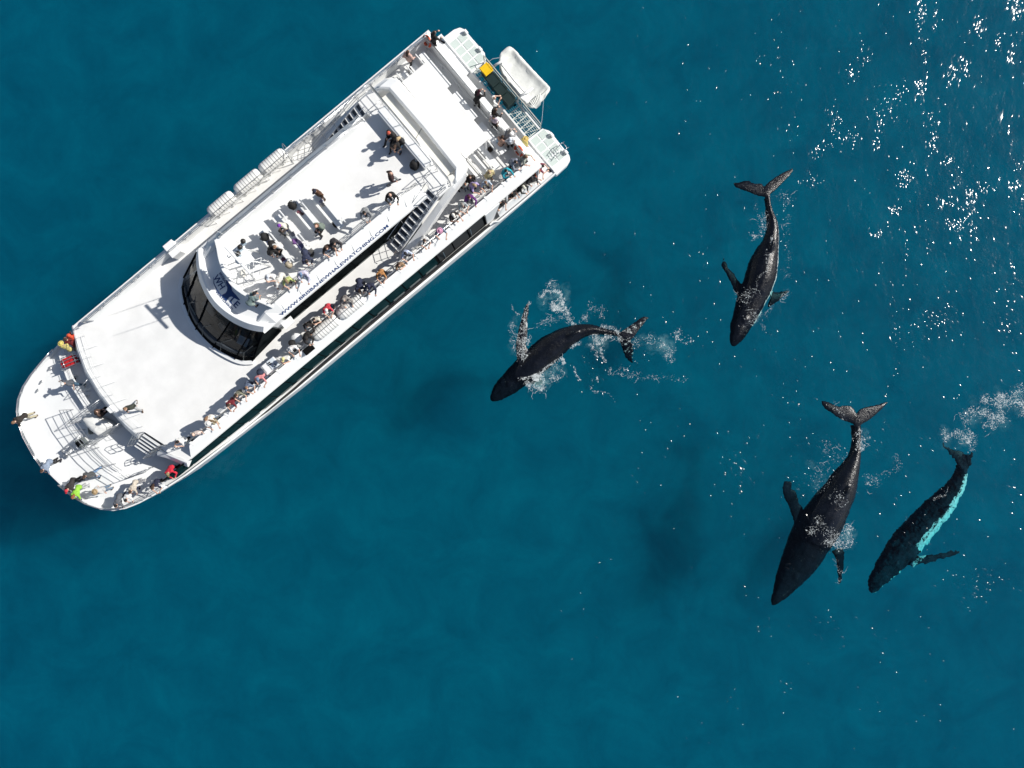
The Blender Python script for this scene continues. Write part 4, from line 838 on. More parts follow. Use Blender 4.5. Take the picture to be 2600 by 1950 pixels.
mb = MB(); mb.add([(u, v - .02, roofz(u, v) + .004) for u, v in fl] + [(u, v - .02, roofz(u, v) - .03) for u, v in fl], [tuple(range(len(fl)))] + [(i, (i + 1) % len(fl), len(fl) + (i + 1) % len(fl), len(fl) + i) for i in range(len(fl))])
me = mb.mesh('fluke_emblem', M_NAVY); bm = bmesh.new(); bm.from_mesh(me); bmesh.ops.triangulate(bm, faces=bm.faces); bm.to_mesh(me); bm.free()
fo = bpy.data.objects.new('fluke_emblem', me); COL.objects.link(fo); fo.parent = lg
sw = MB().tube([(18.40, -1.12, roofz(18.4, 1.1)), (18.62, -.85, roofz(18.62, .85)), (18.72, -.45, roofz(18.72, .45)), (18.74, -.05, roofz(18.74, 0))], [.008, .022, .026, .02], 5); bp_('logo_swoosh', sw, M_NAVY, lg)
# ================================================================== THINGS ON THE BOAT
def at(u, v, z): return BM @ Vector((u, v, z))
def put(o, u, v, z, a=0.0):
    o.location = at(u, v, z); o.rotation_euler = (0, 0, BA + a); return o

# ---- benches
def bench_meshes(length):
    seat = MB().box((0.10, 0, .44), (.36, length, .05)).mesh('seat', M_WHITE)
    back = MB().box((-.26, 0, .80), (.05, length, .20)).mesh('backrest', M_WHITE)
    leg = MB().box((0.05, 0, .21), (.40, .06, .42)).box((-.24, 0, .50), (.05, .06, .60)).mesh('leg', M_WRAIL)
    return seat, back, leg
_bm = {}
def bench(u, v, z, length, a, label, group):
    k = round(length, 2)
    if k not in _bm: _bm[k] = bench_meshes(length)
    o = put(empty('bench'), u, v, z, a); tag(o, label, 'bench', group)
    share('seat', _bm[k][0], o); share('backrest', _bm[k][1], o)
    for y in (-length * .36, length * .36): share('leg', _bm[k][2], o, loc=(0, y, 0))
    return o
G1 = 'benches on the top deck'
bench(11.12, .30, 6.9, 2.3, 0, 'white top deck bench nearest the stern, with a person in brown sitting at its end', G1)
bench(12.25, -.20, 6.9, 2.3, 0, 'white top deck bench with a black backpack on its end', G1)
bench(13.45, -.05, 6.9, 2.5, 0, 'white top deck bench with a purple hat wearer and piles of clothes', G1)
bench(14.62, .05, 6.9, 2.5, 0, 'white top deck bench nearest the bow, loaded with bags', G1)
G2 = 'benches on the after upper deck'
bench(1.42, -2.95, 4.3, 2.5, pi, 'long white bench by the stern rail below the woman in black', G2)
bench(1.42, -.25, 4.3, 1.9, pi, 'white bench by the stern rail beside the middle of the canopy edge', G2)
bench(1.42, 2.2, 4.3, 2.2, pi, 'white bench by the stern rail next to the white cap wearer', G2)
for i, u in enumerate((2.25, 2.95, 3.60)):
    bench(u, 2.75, 4.3, 2.0, pi, ('white bench half under the canopy, the one nearest the stern, port side', 'white bench half under the canopy, middle one of the port side row', 'white bench half under the canopy, the one nearest the arch, port side')[i], G2)
    bench(u, -3.2, 4.3, 1.7, pi, ('white bench half under the canopy, nearest the stern on the side away from the crowd', 'white bench half under the canopy, middle one on the side away from the crowd', 'white bench half under the canopy, nearest the arch on the side away from the crowd')[i], G2)

# ---- life raft canisters
def raft(u, v, z, label):
    o = put(empty('life_raft'), u, v, z, pi if v < 0 else 0); tag(o, label, 'life raft', 'white life raft canisters')
    r = share('canister', RAFT[0], o)
    for x in (-.66, -.48, -.30, -.14, .06, .24, .42, .60): share('strap', RAFT[1], o, loc=(x, 0, 0))
    share('cradle', RAFT[2], o); return o
mb = MB(); mb.loft([[(x, r * cos(2 * pi * k / 18), .46 + r * sin(2 * pi * k / 18)) for k in range(18)] for x, r in ((-.90, .10), (-.88, .24), (-.80, .335), (-.6, .372), (-.58, .374), (0, .376), (.58, .374), (.6, .372), (.80, .335), (.88, .24), (.90, .10))])
RAFT = [mb.mesh('canister', mat('raft_white', (0.82, 0.82, 0.80), 0.45, var=.08, scale=3), True),
        MB().loft([[(x, .385 * cos(2 * pi * k / 18), .46 + .385 * sin(2 * pi * k / 18)) for k in range(18)] for x in (-.016, .016)], caps=False).mesh('strap', mat('strap_grey', (0.30, 0.30, 0.30), .8)),
        MB().box((-.5, 0, .08), (.08, .7, .12)).box((.5, 0, .08), (.08, .7, .12)).tube([(-1.0, -.42, .72), (1.0, -.42, .72)], .02, 5).tube([(-1.0, -.42, -.1), (-1.0, -.42, .72)], .02, 5).tube([(1.0, -.42, -.1), (1.0, -.42, .72)], .02, 5).tube([(0, -.42, -.1), (0, -.42, .72)], .016, 5).tube([(-1.0, -.42, .35), (1.0, -.42, .35)], .014, 5).mesh('cradle', M_WRAIL)]
raft(15.80, -4.82, 4.42, 'white life raft canister nearest the bow of the three in a row')
raft(13.80, -4.82, 4.42, 'white life raft canister in the middle of the row of three')
raft(11.95, -4.82, 4.42, 'sternmost white life raft canister of the three in a row, under a pipe hoop')
raft(15.75, 4.50, 4.42, 'white life raft canister beside the person in black, on the whale side')
raft(13.85, 4.50, 4.42, 'white life raft canister beside the person in the red top, on the whale side')
hoop = put(MB().tube(cr([(-1.1, -.5, 0), (-1.1, -.5, .7), (-1.0, -.2, .98), (-.9, .35, .98), (-.85, .5, .6), (-.85, .5, 0)], 4), .025, 6).obj('pipe_hoop', M_RAIL, None, True), 11.95, -4.72, 4.3); tag(hoop, 'bent grey pipe hoop over the sternmost life raft canister', 'hoop')

# ---- boxes
def boxthing(name, u, v, z, size, label, cat, m=M_WHITE, lid=True, a=0.0):
    o = put(empty(name), u, v, z, a); tag(o, label, cat)
    MB().box((0, 0, size[2] / 2), size).obj('body', m, o, bevel=.03)
    if lid: MB().box((0, 0, size[2] + .03), (size[0] + .04, size[1] + .04, .06)).obj('lid', m, o, bevel=.02)
    return o
bx = boxthing('storage_box', 19.62, -4.62, 4.3, (.62, .85, .72), 'white storage box standing alone on the walkway away from the whales', 'box')
MB().box((.33, .2, .5), (.03, .16, .08)).obj('latch', M_RAIL, bx)
cons = boxthing('control_console', 19.55, 4.22, 4.3, (.95, .62, .95), 'white bridge wing control console with black levers by the rail', 'console', lid=False)
MB().box((-.22, 0, .98), (.48, .58, .06), 0, -.12).obj('panel', mat('console_panel', (.55, .60, .65), .4), cons, bevel=.02)
MB().box((.22, -.02, .97), (.34, .54, .05)).obj('hatch', M_WHITE, cons, bevel=.03)
for y in (-.14, -.04): MB().box((-.1, y, 1.06), (.16, .05, .07)).obj('lever', M_DARK, cons, bevel=.01)
for p in ((-.3, .12), (-.2, .2), (-.32, .22)): MB().tube([(p[0], p[1], 1.0), (p[0], p[1], 1.05)], .03, 8).obj('knob', M_DARK, cons)
dr = put(empty('white_drum'), 17.42, 3.86, 4.3); tag(dr, 'white round drum standing behind the person in black at the rail', 'drum')
MB().loft([[(r * cos(2 * pi * k / 16), r * sin(2 * pi * k / 16), z_) for k in range(16)] for r, z_ in ((.30, 0), (.31, .6), (.27, .66))]).obj('body', M_WHITE, dr, True)
MB().tube([(.30 * cos(2 * pi * k / 16), .30 * sin(2 * pi * k / 16), .5) for k in range(16)], .02, 5, True).obj('band', M_RAIL, dr)
bk = boxthing('black_case', 17.30, 4.86, 4.78, (.62, .34, .16), 'flat black case on the bulwark beside the life raft canister', 'case', M_DARK)

# ---- bins on the gangway
M_BING = mat('bin_green', (0.010, 0.026, 0.024), 0.45, var=.3, scale=6); M_BINY = mat('bin_yellow', (0.80, 0.50, 0.01), 0.4, var=.12, scale=6)
bin_b = MB().loft([[(x * k, y * k, z_) for x, y in ((-.29, -.32), (.29, -.32), (.29, .32), (-.29, .32))] for k, z_ in ((.8, .0), (1.0, .92))]).mesh('bin_body', M_BING)
bin_l = MB().loft([[(x * k, y * k, z_) for x, y in ((-.33, -.36), (.33, -.36), (.33, .36), (-.33, .36))] for k, z_ in ((.98, .92), (1.0, .98), (.90, 1.02), (.80, 1.02), (.76, .995))]).mesh('lid', M_BING)
bin_h = MB().tube([(-.36, -.22, .98), (-.36, .22, .98)], .025, 6).mesh('handle', M_BING)
bin_w = MB().tube([(-.28, -.34, .1), (-.28, -.28, .1)], .1, 10).mesh('wheel', M_DARK)
for i, (u, v, lab, m) in enumerate(((-1.62, -1.98, 'dark wheelie bin with a bright yellow lid on the gangway', M_BINY), (-1.53, -1.20, 'dark green wheelie bin right next to the yellow lidded one', None), (-1.50, -.46, 'dark green wheelie bin in the middle of the three green ones', None), (-1.52, .28, 'dark green wheelie bin farthest from the yellow lidded one', None))):
    o = put(empty('wheelie_bin'), u, v, 1.30); tag(o, lab, 'bin', 'wheelie bins on the gangway')
    k = .92 if i == 0 else 1.0; o.scale = (k, k, 1)
    share('bin_body', bin_b, o); l = share('lid', bin_l, o, m); share('handle', bin_h, o, m)
    for y in (0, .62): share('wheel', bin_w, o, loc=(0, y, 0))

# ---- covered tender on davits
M_COVER = mat('boat_cover', (0.70, 0.71, 0.68), .85, var=.10, scale=2.2, bump=.5, bscale=5)
td = put(empty('tender'), -3.15, -.4, 1.15); tag(td, 'small tender under a wrinkled pale cover hanging behind the stern', 'boat')
mb = MB(); rings = []
TS = [(-2.02, -.25, .10, .25, .60), (-1.93, -.25, .42, .18, .74), (-1.55, -.12, .66, .08, .80), (-1.0, 0, .82, .04, .74), (-.4, .03, .88, .02, .74), (.3, .03, .92, .02, .76), (.95, .0, .94, .04, .74), (1.4, -.02, .93, .08, .78), (1.65, -.06, .88, .14, .70), (1.85, .1, .62, .30, .55), (1.93, .25, .35, .35, .5)]
for y, cx, hw, z0, z1 in [tuple(t) for t in cr(TS, 4)]:
    ring = []
    for k in range(28):
        a = 2 * pi * k / 28; ca, sa = cos(a), sin(a)
        x = cx - math.copysign(abs(ca) ** .7, ca) * hw; zz = (z0 + z1) / 2 + math.copysign(abs(sa) ** .8, sa) * (z1 - z0) / 2
        if sa > 0: zz -= .30 * max(0.0, 1 - (abs(ca) / .72) ** 3) * (1 if abs(y) < 1.6 else .3)                       # the cover sags between the tubes
        wv = .06 * noise.noise(Vector((x * 2.2 + y * .9, y * 4.0 - x * 1.2, 3))) + .02 * noise.noise(Vector((x * 7, y * 6, 1)))
        ring.append((x + wv, y, zz + wv * 1.3))
    rings.append(ring)
mb.loft(rings); mb.obj('cover', M_COVER, td, True)
MB().tube([(.55, -1.55, .86), (.58, 0, .84), (.52, 1.35, .86)], .05, 8).obj('ridge_pole', M_WRAIL, td, True)
mb = MB()
for i in range(7): mb.tube([(-.15 + .13 * i, 1.55, .70), (.05 + .09 * i, 1.88, .46), (.18 + .05 * i, 2.02, .30)], [.05, .05, .02], 6)
mb.obj('gathered_cloth', M_COVER, td, True)
dv = put(empty('davit'), -2.1, -.4, 1.3); tag(dv, 'white davit arms holding the covered tender at the stern', 'davit')
for y in (-1.35, 1.10):
    MB().tube(cr([(.05, y - .2, 0), (-.1, y - .15, .75), (-.45, y, 1.0), (-1.0, y, .82)], 4), .075, 8).obj('arm', M_WHITE, dv, True)
    MB().box((-.62, y, .92), (.26, .2, .2)).obj('arm_head', M_WHITE, dv, bevel=.03)
MB().box((-.28, 1.25, .72), (.42, .5, .30), .2).obj('winch_box', M_WHITE, dv, bevel=.04)
put(MB().tube([(0, 0, 0), (.48, .50, -.18), (.98, 1.0, -.30)], .008, 5).obj('mooring_rope', M_WRAIL, None), -3.35, 1.50, 1.62)
tag(bpy.data.objects['mooring_rope'], 'thin pale rope hanging from the tender cover to the swim platform', 'rope')
put(MB().tube([(0, 0, 0), (-.35, .1, .2), (-.7, .35, .3)], .014, 5).obj('bow_line', M_WRAIL, None), -2.1, -2.5, 1.6)
tag(bpy.data.objects['bow_line'], 'short pale line from the gangway corner to the tender bow', 'rope')
gr = put(MB().tube([(0, -2.75, .95), (0, 2.75, .95)], .035, 6).tube([(0, -2.75, .5), (0, 2.75, .5)], .02, 5).tube([(0, -2.75, 0), (0, -2.75, .95)], .03, 5).tube([(0, -.9, 0), (0, -.9, .95)], .03, 5).tube([(0, .9, 0), (0, .9, .95)], .03, 5).tube([(0, 2.75, 0), (0, 2.75, .95)], .03, 5).obj('gangway_rail', mat('rail_grey', (.45, .46, .42), .5), boat), 0, 0, 0)
gr.location = (-2.05, 0, 1.3); gr.rotation_euler = (0, 0, 0)
# ladders on the swim platform
ld = put(empty('boarding_ladder'), -2.3, 4.6, 1.3); tag(ld, 'grey folded boarding ladder on the swim platform nearest the whales', 'ladder')
for y in (-.22, .22): MB().tube([(.75, y, .25), (-.1, y, .5), (-.32, y, .35)], .022, 6).obj('side_rail', M_RAIL, ld, True)
for k in range(4): MB().tube([(.6 - .26 * k, -.22, .30 + .06 * k), (.6 - .26 * k, .22, .30 + .06 * k)], .018, 5).obj('rung', M_RAIL, ld, True)

# ---- life rings and rescue gear
M_ORANGE = mat('lifebuoy_orange', (0.62, 0.09, 0.03), .6, var=.2, scale=8)
def ring_thing(u, v, z, label, tilt, az):
    o = MB().tube([(.30 * cos(2 * pi * k / 18), .30 * sin(2 * pi * k / 18), 0) for k in range(18)], .075, 8, True).obj('life_ring', M_ORANGE, None, True)
    o.location = at(u, v, z); o.rotation_euler = (tilt, 0, BA + az); tag(o, label, 'life ring', 'orange life rings')
    b = MB()
    for k in range(4): a = pi / 4 + k * pi / 2; b.ball((.30 * cos(a), .30 * sin(a), 0), (.10, .10, .085), 8, 6)
    b.obj('reflective_band', M_WHITE, o, True)
ring_thing(.62, -4.50, 4.82, 'orange life ring in the stern corner beside the woman in black', 1.15, pi / 2)
ring_thing(.62, 3.80, 4.86, 'orange life ring on the stern rail at the crowded corner', 1.15, pi / 2)
rk = put(empty('rescue_rack'), 28.95, -3.98, 2.85, -.3); tag(rk, 'red rescue board in a grey pipe rack on the bow', 'rack')
MB().loft([[(x, y * w_, z_ + .75) for y, z_ in ((-1, 0), (1, 0), (1, .12), (-1, .12))] for x, w_ in ((-.5, .22), (-.3, .3), (.35, .3), (.52, .16))]).obj('board', mat('rescue_red', (.55, .02, .025), .5, var=.2, scale=5), rk, bevel=.03)
mb = MB()
for y in (-.32, -.12, .1, .3): mb.tube(cr([(-.75, y, .3), (-.6, y, .95), (.45, y, .95), (.62, y, .75), (.62, y, .0)], 3), .024, 6)
for x in (-.4, .3): mb.tube([(x, -.34, .95), (x, .34, .95)], .022, 6)
mb.obj('pipe_frame', M_RAIL, rk, True)
MB().box((-.55, .1, .55), (.25, .4, .2)).box((-.62, -.12, .5), (.16, .2, .2)).obj('strapping', M_DARK, rk, bevel=.03)
cv = put(empty('covered_winch'), 30.15, .0, 2.85, .0); tag(cv, 'white cloth cover over deck gear between the two bow fences', 'cover')
mb = MB(); pts = [(.50, -1.0), (-.30, -.58), (-.75, .56), (.38, .50), (.56, -.14)]
rings = []
for k, zz in ((1.03, .05), (1.0, .45), (.97, .68), (.80, .80), (.45, .84), (.1, .85)):
    ring = []
    for i in range(5):
        for q in range(4):
            f = q / 4; x = pts[i][0] * (1 - f) + pts[(i + 1) % 5][0] * f; y = pts[i][1] * (1 - f) + pts[(i + 1) % 5][1] * f
            ring.append((x * k, y * k, zz + (.05 * noise.noise(Vector((x * 3, y * 3, zz * 2))) if zz > .5 else 0)))
    rings.append(ring)
mb.loft(rings); mb.obj('cloth', mat('canvas_white', (.74, .74, .72), .9, var=.06, scale=3, bump=.4, bscale=6), cv, True)
MB().box((.62, -.4, .25), (.05, .9, .45), -.6).obj('base', M_SILL, cv)

# ---- bags and clothes
M_BLACK = cloth((.014, .013, .015))
bag_b = MB(); bag_b.loft([[(x * k, y * k, z_) for x, y in ((-.13, -.15), (.0, -.19), (.13, -.15), (.14, .15), (0, .19), (-.13, .15))] for k, z_ in ((.9, 0), (1.08, .12), (1.0, .30), (.7, .42), (.3, .46))])
bag_b = bag_b.mesh('bag_body', M_BLACK, True)
bag_p = MB().box((.15, 0, .14), (.07, .22, .18)).mesh('pocket', M_BLACK)
bag_s = MB().tube(cr([(-.12, -.09, .05), (-.2, -.1, .22), (-.12, -.09, .4)], 3), .02, 5).tube(cr([(-.12, .09, .05), (-.2, .1, .22), (-.12, .09, .4)], 3), .02, 5).mesh('strap', M_BLACK)
def bag(u, v, z, col, label, a=0.0, s=1.0, flat=1.0):
    o = put(empty('backpack'), u, v, z, a); o.scale = (s, s, s * flat); tag(o, label, 'bag', 'bags lying on the boat'); m = cloth(col)
    share('bag_body', bag_b, o, m); share('pocket', bag_p, o, m); share('strap', bag_s, o, m); return o
BAGS = 0
def pile(u, v, z, cols, label, a=0.0, s=1.0):
    """garments dropped on a bench"""
    o = put(empty('clothes'), u, v, z, a); tag(o, label, 'clothes', 'clothes left on the top deck benches')
    rr = random.Random(int(u * 91 + v * 17))
    for i, c in enumerate(cols):
        mb = MB(); n = 12; ring = []; cx, cy = rr.uniform(-.10, .10), (i - (len(cols) - 1) / 2) * .20; h = rr.uniform(.05, .11)
        rad = [rr.uniform(.10, .20) * s for _ in range(n)]
        mb.loft([[(cx + rad[k] * q * cos(2 * pi * k / n), cy + rad[k] * q * sin(2 * pi * k / n), zz + .02 * rr.random()) for k in range(n)] for q, zz in ((1.0, 0), (.95, h * .6), (.6, h), (.2, h * .9))])
        mb.obj('garment', cloth(c), o, True)
    return o
T = 6.9 + .465
bag(12.5, -1.12, T, (.014, .013, .013), 'black backpack standing on the end of the second top deck bench', .5, 1.15)
bag(11.35, 1.00, 6.9, (.02, .012, .008), 'dark brown flat bag leaning below the sternmost top deck bench', 1.2, .95)
bag(6.0, 1.30, 6.9, (.010, .010, .011), 'large black backpack on the deck beside the seated blonde woman', .4, 1.3)
bag(14.75, -.78, T, (.012, .012, .012), 'black and white rucksack at the end of the foremost top deck bench', 2.6, 1.15)
bag(14.72, 1.22, T, (.42, .36, .27), 'beige shoulder bag on the foremost top deck bench', .3, .95)
bag(13.45, 1.30, 6.92, (.05, .05, .05), 'dark jacket and bag slipped off the bench end beside the rail', .9, 1.1)
bag(1.75, 2.55, 4.3, (.03, .016, .010), 'small brown bag on the deck behind the white cap wearer', 0, .75)
bag(1.15, 2.62, 4.74, (.35, .48, .62), 'pale blue bag on the stern bench behind the white cap wearer', .3, .8)
pile(12.45, -.60, T, [(.25, .09, .12), (.10, .06, .06)], 'pink and dark things on the bench next to the black backpack', .2, .7)
pile(11.25, -.25, T, [(.30, .30, .42), (.50, .46, .42)], 'pale striped cloth on the bench beside the person in brown', .1, .8)
pile(13.60, -.15, T, [(.12, .16, .35), (.45, .45, .42), (.28, .28, .30)], 'blue and grey clothes on the bench beside the purple hat wearer', .1)
pile(13.60, .62, T, [(.22, .10, .30), (.50, .42, .55), (.10, .10, .22)], 'purple jacket and pink clothes hanging over the third bench', .1, 1.15)
pile(14.75, -.35, T, [(.35, .36, .60), (.42, .25, .06)], 'lilac and mustard clothes on the foremost top deck bench', .2, .9)
pile(14.72, .86, T, [(.10, .03, .07), (.40, .42, .62)], 'dark red and blue clothes by the beige shoulder bag', .3, .9)
# ================================================================== PEOPLE
SKIN = [mat('skin_%d' % i, c, .55, var=.12, scale=8) for i, c in enumerate(((.58, .36, .27), (.50, .29, .20), (.30, .16, .10), (.66, .45, .36)))]
HAIRM = {'black': cloth((.008, .007, .007)), 'brown': cloth((.050, .026, .015)), 'tan': cloth((.22, .13, .075)), 'blond': cloth((.46, .34, .19)), 'grey': cloth((.30, .28, .26)), 'ginger': cloth((.26, .09, .035)), 'maroon': cloth((.06, .008, .02))}
M_EYE = mat('eye_dark', (.01, .01, .01), .3); M_LIP = mat('lips', (.35, .12, .10), .5)
V = Vector
def skeleton(phi=3, hip=(0, 0, .93), head=5, knees=None, ankles=None, elbows=None, wrists=None, hands=(0, 0, -1)):
    hip = V(hip); a = radians(phi); t = V((sin(a), 0, cos(a))); J = {'hip': hip, 't': t}
    J['sh'] = [hip + t * .49 + V((0, s * .185, 0)) for s in (1, -1)]; J['neck'] = hip + t * .56
    b = radians(phi * .55 + head); n = V((sin(b), 0, cos(b))); J['head'] = J['neck'] + n * .155 + V((.02, 0, 0)); J['hp'] = radians(phi * .35 + head)
    J['hj'] = [hip + V((0, s * .095, -.04)) for s in (1, -1)]
    def pair(p, d):
        p = p or d
        return [V(p), V((p[0], -p[1], p[2]))] if not isinstance(p[0], tuple) else [V(p[0]), V(p[1])]
    J['kn'] = pair(knees, (.03, .10, .50)); J['an'] = pair(ankles, (-.02, .11, .085)); J['el'] = pair(elbows, (-.03, .27, 1.14)); J['wr'] = pair(wrists, (.10, .25, .90)); J['hd'] = V(hands).normalized()
    return J
def wiggle(me, amp, f=9.0):
    for v in me.vertices: v.co += V((noise.noise(v.co * f), noise.noise(v.co * f + V((5, 2, 1))), noise.noise(v.co * f + V((1, 8, 3))))) * amp
    return me
def body_meshes(key, J):
    hip, t = J['hip'], J['t']; b = MB()
    b.capsule(hip + V((0, .06, -.03)), hip + V((0, -.06, -.03)), .115, .115); b.capsule(hip, hip + t * .22, .125, .115); b.capsule(hip + t * .36 + V((0, .075, 0)), hip + t * .36 + V((0, -.075, 0)), .115, .115); b.capsule(hip + t * .22, hip + t * .40, .115, .12)
    b.capsule(J['sh'][0] - V((0, .04, 0)), J['sh'][1] + V((0, .04, 0)), .065, .065); b.capsule(J['neck'] - t * .05, J['head'], .056, .05)
    q = Matrix.Rotation(J['hp'], 3, 'Y'); h = J['head']
    b.ball(h, (.098, .078, .118), 14, 10, q); b.ball(h + q @ V((.045, 0, -.075)), (.05, .052, .045), 10, 6, q); b.ball(h + q @ V((.10, 0, -.012)), (.022, .013, .026), 8, 5, q)
    for s in (1, -1): b.ball(h + q @ V((-.005, s * .078, -.005)), (.022, .012, .032), 8, 5, q)
    for i in (0, 1):
        s = 1 - 2 * i
        b.capsule(J['hj'][i], J['kn'][i], .085, .058); b.capsule(J['kn'][i], J['an'][i], .056, .038); b.capsule(J['an'][i] - V((.02, 0, .04)), J['an'][i] + V((.13, s * .02, -.05)), .042, .030)
        b.capsule(J['sh'][i], J['el'][i], .052, .040); b.capsule(J['el'][i], J['wr'][i], .040, .027)
        w_ = J['wr'][i]; d = (w_ - J['el'][i]).normalized() * .6 + J['hd'] * .4; d.normalize(); side = d.cross(V((0, 0, 1))); side = side.normalized() if side.length > .15 else V((0, 1, 0)); dn = side.cross(d).normalized()
        if dn.z > 0: dn = -dn
        p = w_ + d * .055; b.capsule(w_ + d * .02 + side * .012, p + side * .018, .022, .022, 8); b.capsule(w_ + d * .02 - side * .012, p - side * .018, .022, .022, 8)
        for k, (o_, L_) in enumerate(((-.033, .058), (-.011, .070), (.011, .066), (.033, .050))):
            r0 = p + side * o_ + d * .012; r1 = r0 + d * L_ * .6 + dn * .012; r2 = r1 + d * L_ * .3 + dn * L_ * .45; b.capsule(r0, r1, .0115, .0105, 6); b.capsule(r1, r2, .0105, .0095, 6)
        th = w_ + d * .02 + side * (-s) * .03; b.capsule(th, th + d * .035 + side * (-s) * .028 + dn * .01, .014, .012, 6); b.capsule(th + d * .035 + side * (-s) * .028 + dn * .01, th + d * .065 + side * (-s) * .022 + dn * .02, .012, .010, 6)
    out = {'body': remeshed(b, .0095, 'body', SKIN[0], 1)}
    def torso(x):
        c = MB(); c.capsule(hip + V((0, .055, .0)), hip + V((0, -.055, .0)), .122 + x, .122 + x); c.capsule(hip, hip + t * .24, .132 + x, .125 + x); c.capsule(hip + t * .36 + V((0, .08, 0)), hip + t * .36 + V((0, -.08, 0)), .120 + x, .120 + x); c.capsule(hip + t * .22, hip + t * .40, .122 + x, .128 + x)
        c.capsule(J['sh'][0] - V((0, .03, 0)), J['sh'][1] + V((0, .03, 0)), .070 + x, .070 + x); return c
    c = torso(.012)
    for i in (0, 1): c.capsule(J['sh'][i], J['sh'][i].lerp(J['el'][i], .72), .068, .062)
    out['short'] = wiggle(remeshed(c, .02, 'shirt', None, 2), .012)
    c = torso(.028)
    for i in (0, 1): c.capsule(J['sh'][i], J['el'][i], .076, .060); c.capsule(J['el'][i], J['el'][i].lerp(J['wr'][i], .95), .060, .044)
    out['long'] = wiggle(remeshed(c, .02, 'jacket', None, 2), .016)
    c = MB(); c.capsule(hip + V((0, .06, -.05)), hip + V((0, -.06, -.05)), .128, .128)
    for i in (0, 1): c.capsule(J['hj'][i], J['kn'][i], .100, .076); c.capsule(J['kn'][i], J['kn'][i].lerp(J['an'][i], .92), .074, .060)
    out['trousers'] = wiggle(remeshed(c, .02, 'trousers', None, 2), .010)
    c = MB(); c.capsule(hip + V((0, .06, -.05)), hip + V((0, -.06, -.05)), .130, .130)
    for i in (0, 1): c.capsule(J['hj'][i], J['hj'][i].lerp(J['kn'][i], .85), .104, .092)
    out['shorts'] = wiggle(remeshed(c, .02, 'shorts', None, 2), .010)
    for i in (0, 1): out['shoe%d' % i] = remeshed(MB().capsule(J['an'][i] - V((.03, 0, .035)), J['an'][i] + V((.14, (1 - 2 * i) * .02, -.045)), .052, .042), .016, 'shoe', None, 1)
    for k in ('short', 'long', 'trousers', 'shorts', 'shoe0', 'shoe1'): out[k].materials.append(M_DARK)
    return out
# leaning arms rest on a rail about 0.95 m up
POSES = {
    'stand': skeleton(),
    'walk': skeleton(6, knees=((.16, .10, .52), (-.05, -.10, .49)), ankles=((.24, .10, .085), (-.34, -.10, .12)), elbows=((-.12, .27, 1.16), (.05, -.27, 1.15)), wrists=((-.02, .26, .93), (.24, -.24, 1.0))),
    'lean': skeleton(27, (-.20, 0, .92), 8, knees=(-.12, .11, .50), ankles=(-.22, .13, .085), elbows=(.24, .27, 1.07), wrists=(.42, .10, 1.03), hands=(1, 0, -.2)),
    'lean_turned': skeleton(18, (-.22, 0, .92), 4, knees=((-.10, .13, .50), (-.16, -.08, .50)), ankles=((-.16, .16, .085), (-.30, -.10, .085)), elbows=((.20, .30, 1.08), (.02, -.34, 1.16)), wrists=((.40, .16, 1.03), (.22, -.24, 1.04)), hands=(1, 0, -.3)),
    'lean_upright': skeleton(10, (-.24, 0, .93), 14, elbows=((.02, .30, 1.16), (.04, -.30, 1.20)), wrists=((.30, .26, 1.04), (.26, -.05, 1.36)), hands=(1, 0, .2)),
    'over': skeleton(62, (-.30, 0, .93), -8, knees=(-.20, .10, .50), ankles=(-.34, .12, .085), elbows=(.34, .25, 1.0), wrists=(.44, .12, .82), hands=(1, 0, -1)),
    'camera': skeleton(9, (-.05, 0, .93), 0, elbows=(.20, .27, 1.24), wrists=(.30, .075, 1.50), hands=(.3, 0, 1)),
    'sit': skeleton(14, (0, 0, .56), 12, knees=(.44, .12, .53), ankles=(.46, .13, .085), elbows=(.10, .25, .80), wrists=(.30, .09, .70), hands=(1, 0, -.3)),
    'sprawl': skeleton(10, (0, 0, .50), 20, knees=((.42, .22, .52), (.40, -.14, .50)), ankles=((.74, .34, .085), (.66, -.14, .085)), elbows=(.12, .27, .74), wrists=(.34, .10, .62), hands=(1, 0, -.4)),
    'wide': skeleton(8, (0, 0, .90), 6, knees=(.02, .24, .48), ankles=(-.02, .36, .085), elbows=((.0, .36, 1.2), (.1, -.38, 1.18)), wrists=((.20, .40, 1.06), (.26, -.56, 1.06)), hands=(1, 0, -.4)),
    'bend': skeleton(70, (-.28, 0, .88), 0, knees=(-.18, .12, .47), ankles=(-.26, .13, .085), elbows=(.26, .26, .86), wrists=(.36, .10, .62), hands=(.6, 0, -1)),
}
POSEM = {k: body_meshes(k, J) for k, J in POSES.items()}
